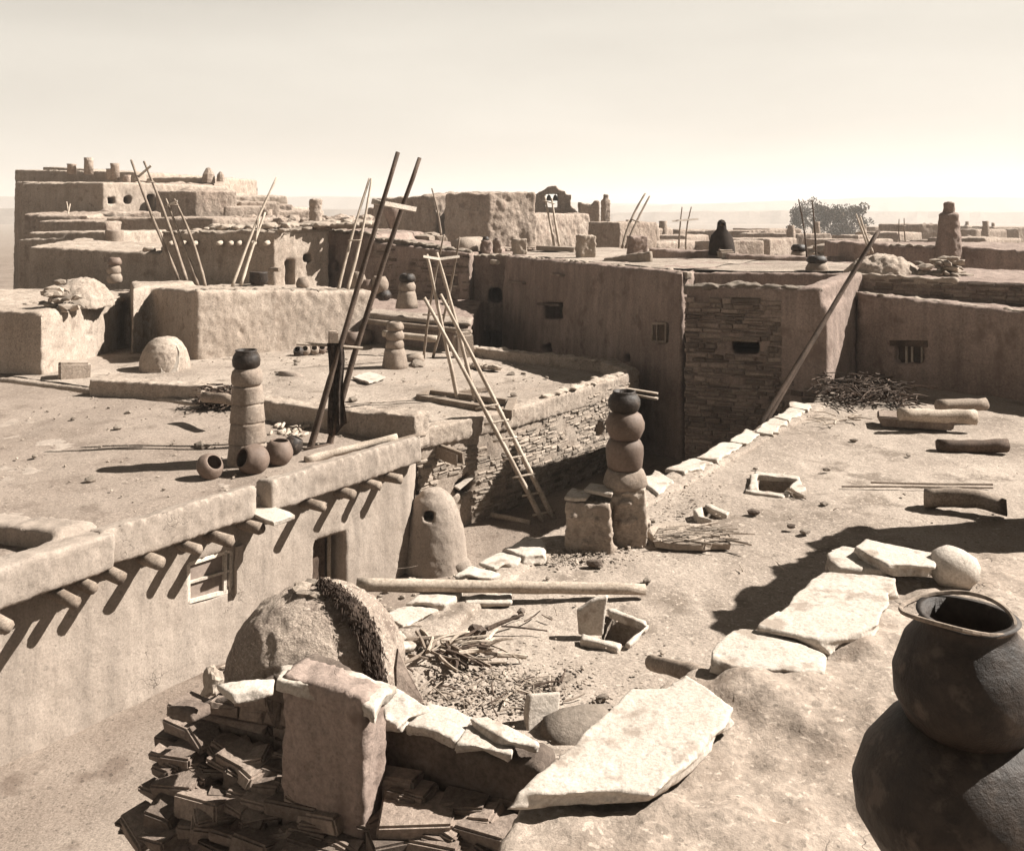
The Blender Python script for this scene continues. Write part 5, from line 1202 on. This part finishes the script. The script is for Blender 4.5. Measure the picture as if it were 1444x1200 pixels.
# ================================================================== FAR VILLAGE, TREES
k = 0
for px0, px1, top, d in ((880, 935, 322, 75), (936, 985, 324, 90), (925, 1000, 332, 70), (1000, 1045, 326, 85), (1040, 1072, 325, 80), (1072, 1100, 323, 95), (1095, 1135, 330, 72), (1045, 1110, 337, 62), (985, 1040, 340, 58), (890, 960, 341, 56),
                          (1230, 1300, 328, 80), (1286, 1308, 316, 90), (1300, 1350, 327, 95), (1350, 1420, 324, 90), (1180, 1240, 338, 64), (1330, 1440, 336, 60), (440, 490, 312, 85), (480, 525, 308, 95), (398, 436, 304, 100)):
    bm = B(); a0_, a1_ = px0, px1; mid = a0_ + (a1_ - a0_) * rnd(.35, .65)
    for q in (blk(a0_, d + 1.5, mid, d, top, top, 4, -2), blk(mid, d, a1_, d + 3, top + rnd(-.5, 1), top, 4, -2)): prism(bm, q[0], q[1], q[2], .1)
    rt = root('adobe_house', V((mid - CX) / F * d, d, -1), ['far hazy house, ', 'distant flat house, ', 'faint low house, '][k % 3] + ['leftmost below the mesa', 'behind the thin crossbar ladder', 'broad front under the crossbar ladder', 'just left of the seated person', 'right behind the seated person', 'second to the right of the seated person', 'at the left foot of the trees', 'broad and near, right of the seated person', 'low and near, behind the seated person', 'low, beside the leaning dark ladder', 'long, right of the trees', 'small tower-like, right of the trees', 'behind the tower-like one on the right', 'past the right edge chimney', 'under the right end of the trees', 'nearest at the far right edge', 'left of the pale narrow ladder', 'behind the pale narrow ladder', 'left of the tall round chimney'][k], 'house', 'far houses of the plain')
    part('wall', bake(bm, .14, .16, 1.5, .06, .5), CHURCH, rt)
    bm = B()
    nd = (V((a1_ - CX) / F * (d + 3), d + 3, 0), V((mid - CX) / F * d, d, 0)); nn_ = wnorm(nd[1], nd[0])
    for j in range(2):
        t = (j + .6) / 2.6; p = nd[1].lerp(nd[0], t) + V(0, 0, zt(top, d) - 1.3) + nn_ * .13; cube(bm, p, .35, .12, .5, math.atan2((nd[0] - nd[1]).y, (nd[0] - nd[1]).x))
    part('window', bm, DARKWOOD, rt); k += 1

for j in range(46):
    d = rnd(62, 150); px = rnd(860, 1440) if j % 6 else rnd(395, 520); wd = rnd(2.5, 6) * F / d; top = 300 + (6.3 - rnd(2.6, 4.6)) * F / d
    if 1090 < px < 1245 and d > 100: continue
    bm = B(); sp = px - wd * rnd(.15, .4)
    for q in (blk(px - wd / 2, d + 1.2, sp, d, top, top, 3, -2), blk(sp, d, px + wd / 2, d + 2.5, top + rnd(-1, 1), top, 3, -2)): prism(bm, q[0], q[1], q[2], .1)
    if j % 3 == 0:
        q = blk(sp + 2, d + 2, sp + 2 + wd * .3, d + 3, top - 60 / d * 8, top - 60 / d * 8, 2, -2); prism(bm, q[0], q[1], q[2], .1)
    for t in range(rnd(0, 3).__int__()): cube(bm, w(px + rnd(-.3, .3) * wd, top, d + 1.5) + V(0, 0, .2), .4, .4, 1.0, rnd(0, 1))
    single('adobe_house', bake(bm, .13, .14, 1.5, .06, .5), CHURCH, 'small low mud house in the hazy crowd of houses out on the plain', 'house', 'small houses crowded on the plain')
def tree(px, py_top, py_bot, d, wpx, label, seed):
    random.seed(seed); S = d / 130
    base = w(px, 300, d); base.z = -3; top = zt(py_top, d); hgt = top - base.z; R_ = wpx / 2 * d / F
    rt = root('leafy_tree', base, label, 'tree'); bm = B()
    log(bm, base, base + V(.2, 0, hgt * .45), .38 * S, .26 * S, 8, .1, 5, .1)
    cl = []
    for k in range(13):
        a_ = k * 2.4 + rnd(-.3, .3); e = rnd(.25, .95); tip = base + V(math.cos(a_) * R_ * rnd(.45, .8), math.sin(a_) * R_ * rnd(.4, .7), hgt * (.42 + .5 * e))
        log(bm, base + V(.15, 0, hgt * rnd(.3, .45)), tip, .14, .04, 6, .1, 5, .3); cl.append(tip)
    part('trunk', bm, BARK, rt)
    bm = B(); cents = []
    for c in cl:
        for j in range(3): cents.append((c + V(rnd(-1, 1), rnd(-1, 1), rnd(-.7, .7)) * R_ * .3, rnd(.6, 1.15) * S))
    for j in range(22): cents.append((base + V(rnd(-.9, .9) * R_, rnd(-.7, .7) * R_, hgt * rnd(.15, .6)), rnd(.6, 1) * S))
    for c, r in cents:
        for j in range(125):
            v = V(random.gauss(0, 1), random.gauss(0, 1), random.gauss(0, .8)); v = v.normalized() * r * rnd(.3, 1) ** .5
            p = c + v
            if p.z > base.z + hgt * (1.10 - .5 * ((p.x - base.x) / R_) ** 2 + .09 * noise.noise(p * .35 / S)): continue
            a = V(rnd(-1, 1), rnd(-1, 1), rnd(-1, 1)).normalized() * .13 * S; b_ = V(rnd(-1, 1), rnd(-1, 1), rnd(-1, 1)).cross(a).normalized() * .09 * S
            bm.faces.new([bm.verts.new(p - a), bm.verts.new(p + b_), bm.verts.new(p + a), bm.verts.new(p - b_)])
    me = bpy.data.meshes.new('crown'); bm.to_mesh(me); bm.free(); part('crown', me, LEAF, rt)
tree(1147, 283, 350, 230, 66, 'left leafy tree of the hazy pair on the plain', 3)
tree(1194, 285, 350, 220, 76, 'right broader leafy tree of the hazy pair on the plain', 8)
random.seed(11)

# ================================================================== LITTER
for k in range(46):
    px, py = random.gauss(640, 28), random.gauss(912, 13)
    p = g(px, py, ZR + rnd(.05, .10)); a_ = random.gauss(.2, .7); Ln = rnd(.12, .42); r = rnd(.008, .022)
    bm = B(); q = p + V(math.cos(a_) * Ln, math.sin(a_) * Ln, rnd(-.03, .05)); q.z = max(q.z, ZR + .04); log(bm, p, q, r, r * .6, 6, .2, 4, .02)
    single('firewood_stick', bm, [WOOD, PALEWOOD, DARKWOOD, PALEWOOD][k % 4], 'split stick in the heap of firewood right of the big dome oven', 'firewood', 'sticks of the firewood heap')
for k in range(90):
    px, py = (rnd(590, 800), rnd(955, 1010)) if k % 2 else (rnd(560, 1180), rnd(610, 960))
    p = g(px, py, ZR + .035)
    if py < 800 and px < 930 + (800 - py) * .9: continue
    a_ = rnd(0, 3.14); Ln = rnd(.06, .22); r = rnd(.004, .010)
    bm = B(); log(bm, p, p + V(math.cos(a_) * Ln, math.sin(a_) * Ln, rnd(-.0, .03)), r, r * .6, 5, .2, 3, .015)
    single('dry_twig', bm, [DARKWOOD, WOOD, PALEWOOD][k % 3], 'small dry twig lying loose on the right roof', 'twig', 'twigs scattered over the right roof')
def inR(p):
    poly = Rp; c = False; n = len(poly)
    for i in range(n):
        a, b_ = poly[i], poly[i - 1]
        if (a.y > p.y) != (b_.y > p.y) and p.x < (b_.x - a.x) * (p.y - a.y) / (b_.y - a.y) + a.x: c = not c
    return c
bm = B(); n = 0
while n < 2300:
    mode = random.random()
    if mode < .34: p = g(random.gauss(700, 70), random.gauss(975, 24), ZR)
    elif mode < .6: p = g(random.gauss(800, 40), random.gauss(785, 8), ZR)
    elif mode < .7: p = g(random.gauss(960, 30), random.gauss(700, 30), ZR)
    else: p = V(rnd(-1.5, 8), rnd(5.5, 16.5), ZR)
    n += 1
    if not inR(p): continue
    if mode >= .7 and noise.noise(p * .8) < .05: continue
    s_ = rnd(.004, .012) * (2.2 if random.random() < .08 else 1); p.z = ZR + .03
    rock(bm, p, s_, 1, .4, (1.4, .9, .6))
structure('earth_crumbs', bm, STONE, kind='stuff')
bm = B()
for k in range(1500):
    p = V(rnd(-4, 3), rnd(12, 21), 0)
    if (p - La).dot(nl) < .1 and p.y < 17: continue
    p.z = .1 + .05 * noise.noise(V(p.x * .8, p.y * .8, 0)); rock(bm, p, rnd(.012, .05), 1, .4, (1.3, 1, .6))
structure('street_crumbs', bm, STONE, kind='stuff')
bm = B()
for k in range(700):
    p = V(rnd(-10, 2.5), rnd(12, 26), 0); p.z = (ZM + .04 if (p - w0).dot(V(-(w3 - w0).y, (w3 - w0).x, 0) * (1 if (w3 - w0).x < 0 else -1)) < 0 else ZL + .05)
    inside = ((p - La).dot(nl) < -.4 if p.y < 17 else (p - Ma).dot(nm) < -.4)
    if not inside: continue
    rock(bm, p, rnd(.008, .025), 1, .4, (1.4, .9, .6))
structure('roof_crumbs', bm, STONE, kind='stuff')
for k, (px, py, s_, lb) in enumerate([(838, 794, .05, 'dark clod of earth in front of the squat adobe pillar'), (735, 862, .03, 'small stone left of the hatch with the upright slab'), (672, 888, .05, 'dark stick end lying right of the firewood'), (1062, 722, .04, 'small stone right of the smallest roof hatch'), (1116, 742, .03, 'chip of wood in the middle of the right roof')]):
    bm = B(); rock(bm, g(px, py, ZR + .04), s_, 2, .4, (1.6, 1, .8)); single('loose_stone', bm, DSTONE, lb, 'stone')
for k in range(34):
    p = V(rnd(-.5, 7.5), rnd(6.5, 16.5), ZR)
    if not inR(p): continue
    bm = B(); rock(bm, p + V(0, 0, .035), rnd(.02, .05), 2, .4, (1.3, 1, .6)); single('loose_stone', bm, STONE, 'small stone lying loose on the right roof', 'stone', 'stones strewn over the right roof')
for k in range(30):
    p = V(rnd(-9, 1.5), rnd(13, 25), 0); up_ = (p - w0).dot(V(-(w3 - w0).y, (w3 - w0).x, 0)) * (1 if (w3 - w0).x < 0 else -1) < 0
    if not ((p - La).dot(nl) < -.5 if p.y < 17 else (p - Mk).dot(nm) < -.6): continue
    p.z = (ZM if up_ else ZL) + .06; bm = B(); rock(bm, p, rnd(.03, .08), 2, .4, (1.3, 1, .6)); single('loose_stone', bm, STONE, 'small stone lying loose on the roofs at left', 'stone', 'stones strewn over the left roofs')
for k in range(15):
    px = rnd(880, 1440) if k % 3 else rnd(345, 520); d = rnd(50, 110); top = rnd(318, 334) if k % 3 else rnd(300, 312); b_ = w(px, top, d); hh = rnd(.25, .9)
    bm = B(); q_ = rnd(.8, 1.3); lathe(bm, [(.36 * q_, -2.2), (.32 * q_, 0), (.25 * q_, hh * .6), (.27 * q_, hh), (.15, hh)], b_, 9, .3); single('roof_chimney', bm, CHURCH, 'small round chimney rising among the far low roofs', 'chimney', 'chimneys among the far roofs', True)
# lumpy mat below the smallest hatch
bm = B(); P = gp([(912, 742), (940, 735), (1005, 742), (1025, 752), (1028, 764), (985, 768), (925, 764)], ZR + .09); slab(bm, P, .08, .03)
for k in range(60):
    p = g(rnd(915, 1020), rnd(742, 764), ZR + .1); a_ = random.gauss(.1, .4); log(bm, p, p + V(math.cos(a_), math.sin(a_), 0) * rnd(.15, .4), .012, .008, 5, .2, 2)
single('twig_mat', bm, STONE, 'ragged mat of twigs and mud just below the smallest roof hatch', 'mat')
bm = B()
for k in range(40):
    p = g(1112 + rnd(-4, 4), 690 + rnd(-2, 2), ZR + .08); q = g(1124 + rnd(-6, 14), 702 + rnd(-3, 2), ZR + .03); log(bm, p, q, .006, .004, 4, 0, 2)
single('straw_broom', bm, PALEWOOD, 'fan of straw lying at the right corner of the square hatch by the roof edge', 'broom')

# ================================================================== SKY, AIR, SUN, CAMERA
SUN = V(.98, .2, 0).normalized() * math.cos(math.radians(41)); SUN.z = math.sin(math.radians(41))
world = bpy.data.worlds.new('World'); scene.world = world; world.use_nodes = True
nt = world.node_tree; N = nt.nodes; L = nt.links
bg = N['Background']; sky = N.new('ShaderNodeTexSky'); sky.sky_type = 'NISHITA'; sky.sun_disc = False
sky.sun_elevation = math.radians(41); sky.sun_rotation = math.atan2(SUN.x, SUN.y); sky.dust_density = 3.0; sky.air_density = 1.0; sky.ozone_density = 1.0; sky.altitude = 1900
bw_ = N.new('ShaderNodeRGBToBW'); L.new(sky.outputs[0], bw_.inputs[0])
tc = N.new('ShaderNodeTexCoord'); mp = N.new('ShaderNodeMapping'); mp.inputs['Scale'].default_value = (2, 2, 9); L.new(tc.outputs['Generated'], mp.inputs[0])
nz = N.new('ShaderNodeTexNoise'); nz.inputs['Scale'].default_value = 1.6; nz.inputs['Detail'].default_value = 6; L.new(mp.outputs[0], nz.inputs['Vector'])
mr = N.new('ShaderNodeMapRange'); mr.inputs[1].default_value = .35; mr.inputs[2].default_value = .7; mr.inputs[3].default_value = .94; mr.inputs[4].default_value = 1.05; L.new(nz.outputs[0], mr.inputs[0])
ml = N.new('ShaderNodeMath'); ml.operation = 'MULTIPLY'; pw = N.new('ShaderNodeMath'); pw.operation = 'POWER'; L.new(bw_.outputs[0], pw.inputs[0]); pw.inputs[1].default_value = SKYPOW; cp = N.new('ShaderNodeMath'); cp.operation = 'MINIMUM'; L.new(pw.outputs[0], cp.inputs[0]); cp.inputs[1].default_value = SKYCAP; L.new(cp.outputs[0], ml.inputs[0]); L.new(mr.outputs[0], ml.inputs[1])
sx = N.new('ShaderNodeSeparateXYZ'); L.new(tc.outputs['Generated'], sx.inputs[0]); zenith_dim = N.new('ShaderNodeMapRange'); L.new(sx.outputs[2], zenith_dim.inputs[0]); zenith_dim.inputs[1].default_value = .24; zenith_dim.inputs[2].default_value = .7; zenith_dim.inputs[3].default_value = 1; zenith_dim.inputs[4].default_value = .13  # sky above the view is dimmed on purpose to lower the fill light
m2 = N.new('ShaderNodeMath'); m2.operation = 'MULTIPLY'; L.new(ml.outputs[0], m2.inputs[0]); L.new(zenith_dim.outputs[0], m2.inputs[1]); ml = m2
tint = N.new('ShaderNodeMix'); tint.data_type = 'RGBA'; tint.blend_type = 'MULTIPLY'; tint.inputs[0].default_value = 1
L.new(ml.outputs[0], tint.inputs[6]); tint.inputs[7].default_value = (1.05, .985, .875, 1)
L.new(tint.outputs[2], bg.inputs['Color']); bg.inputs['Strength'].default_value = SKYS
sl = bpy.data.lights.new('sun', 'SUN'); sl.energy = SUNE; sl.angle = math.radians(.5); sl.color = (1, .965, .90)
so_ = bpy.data.objects.new('sun', sl); so_.rotation_euler = SUN.to_track_quat('Z', 'Y').to_euler(); so_.location = (30, 0, 40); C.objects.link(so_)
if HAZE:
    bm = B(); x = 3600
    box8(bm, [V(-x, -60, -12), V(x, -60, -12), V(x, x, -12), V(-x, x, -12), V(-x, -60, 75), V(x, -60, 75), V(x, x, 75), V(-x, x, 75)])
    me = new_mesh('haze', bm); hz = bpy.data.materials.new('thin_dust_air'); hz.use_nodes = True; t = hz.node_tree
    t.nodes.remove(t.nodes['Principled BSDF']); pv = t.nodes.new('ShaderNodeVolumePrincipled')
    pv.inputs['Color'].default_value = (.86, .825, .785, 1); pv.inputs['Density'].default_value = HAZE; pv.inputs['Anisotropy'].default_value = .2
    t.links.new(pv.outputs[0], t.nodes['Material Output'].inputs['Volume'])
    me.materials.append(hz); o = bpy.data.objects.new('haze', me); C.objects.link(o); o['kind'] = 'stuff'
cam = bpy.data.cameras.new('camera'); co = bpy.data.objects.new('camera', cam); C.objects.link(co)
co.location = (0, 0, H); co.rotation_euler = (math.radians(90), 0, 0)
cam.sensor_width = 36; cam.lens = 36 * F / 1444; cam.shift_y = -300 / 1444; cam.clip_start = .05; cam.clip_end = 9000
scene.camera = co
scene.view_settings.view_transform = 'Standard'; scene.view_settings.look = 'None'; scene.view_settings.exposure = EXPO
scene.cycles.max_bounces = 6; scene.cycles.diffuse_bounces = 1; scene.cycles.volume_bounces = 1
scene.cycles.use_denoising = True
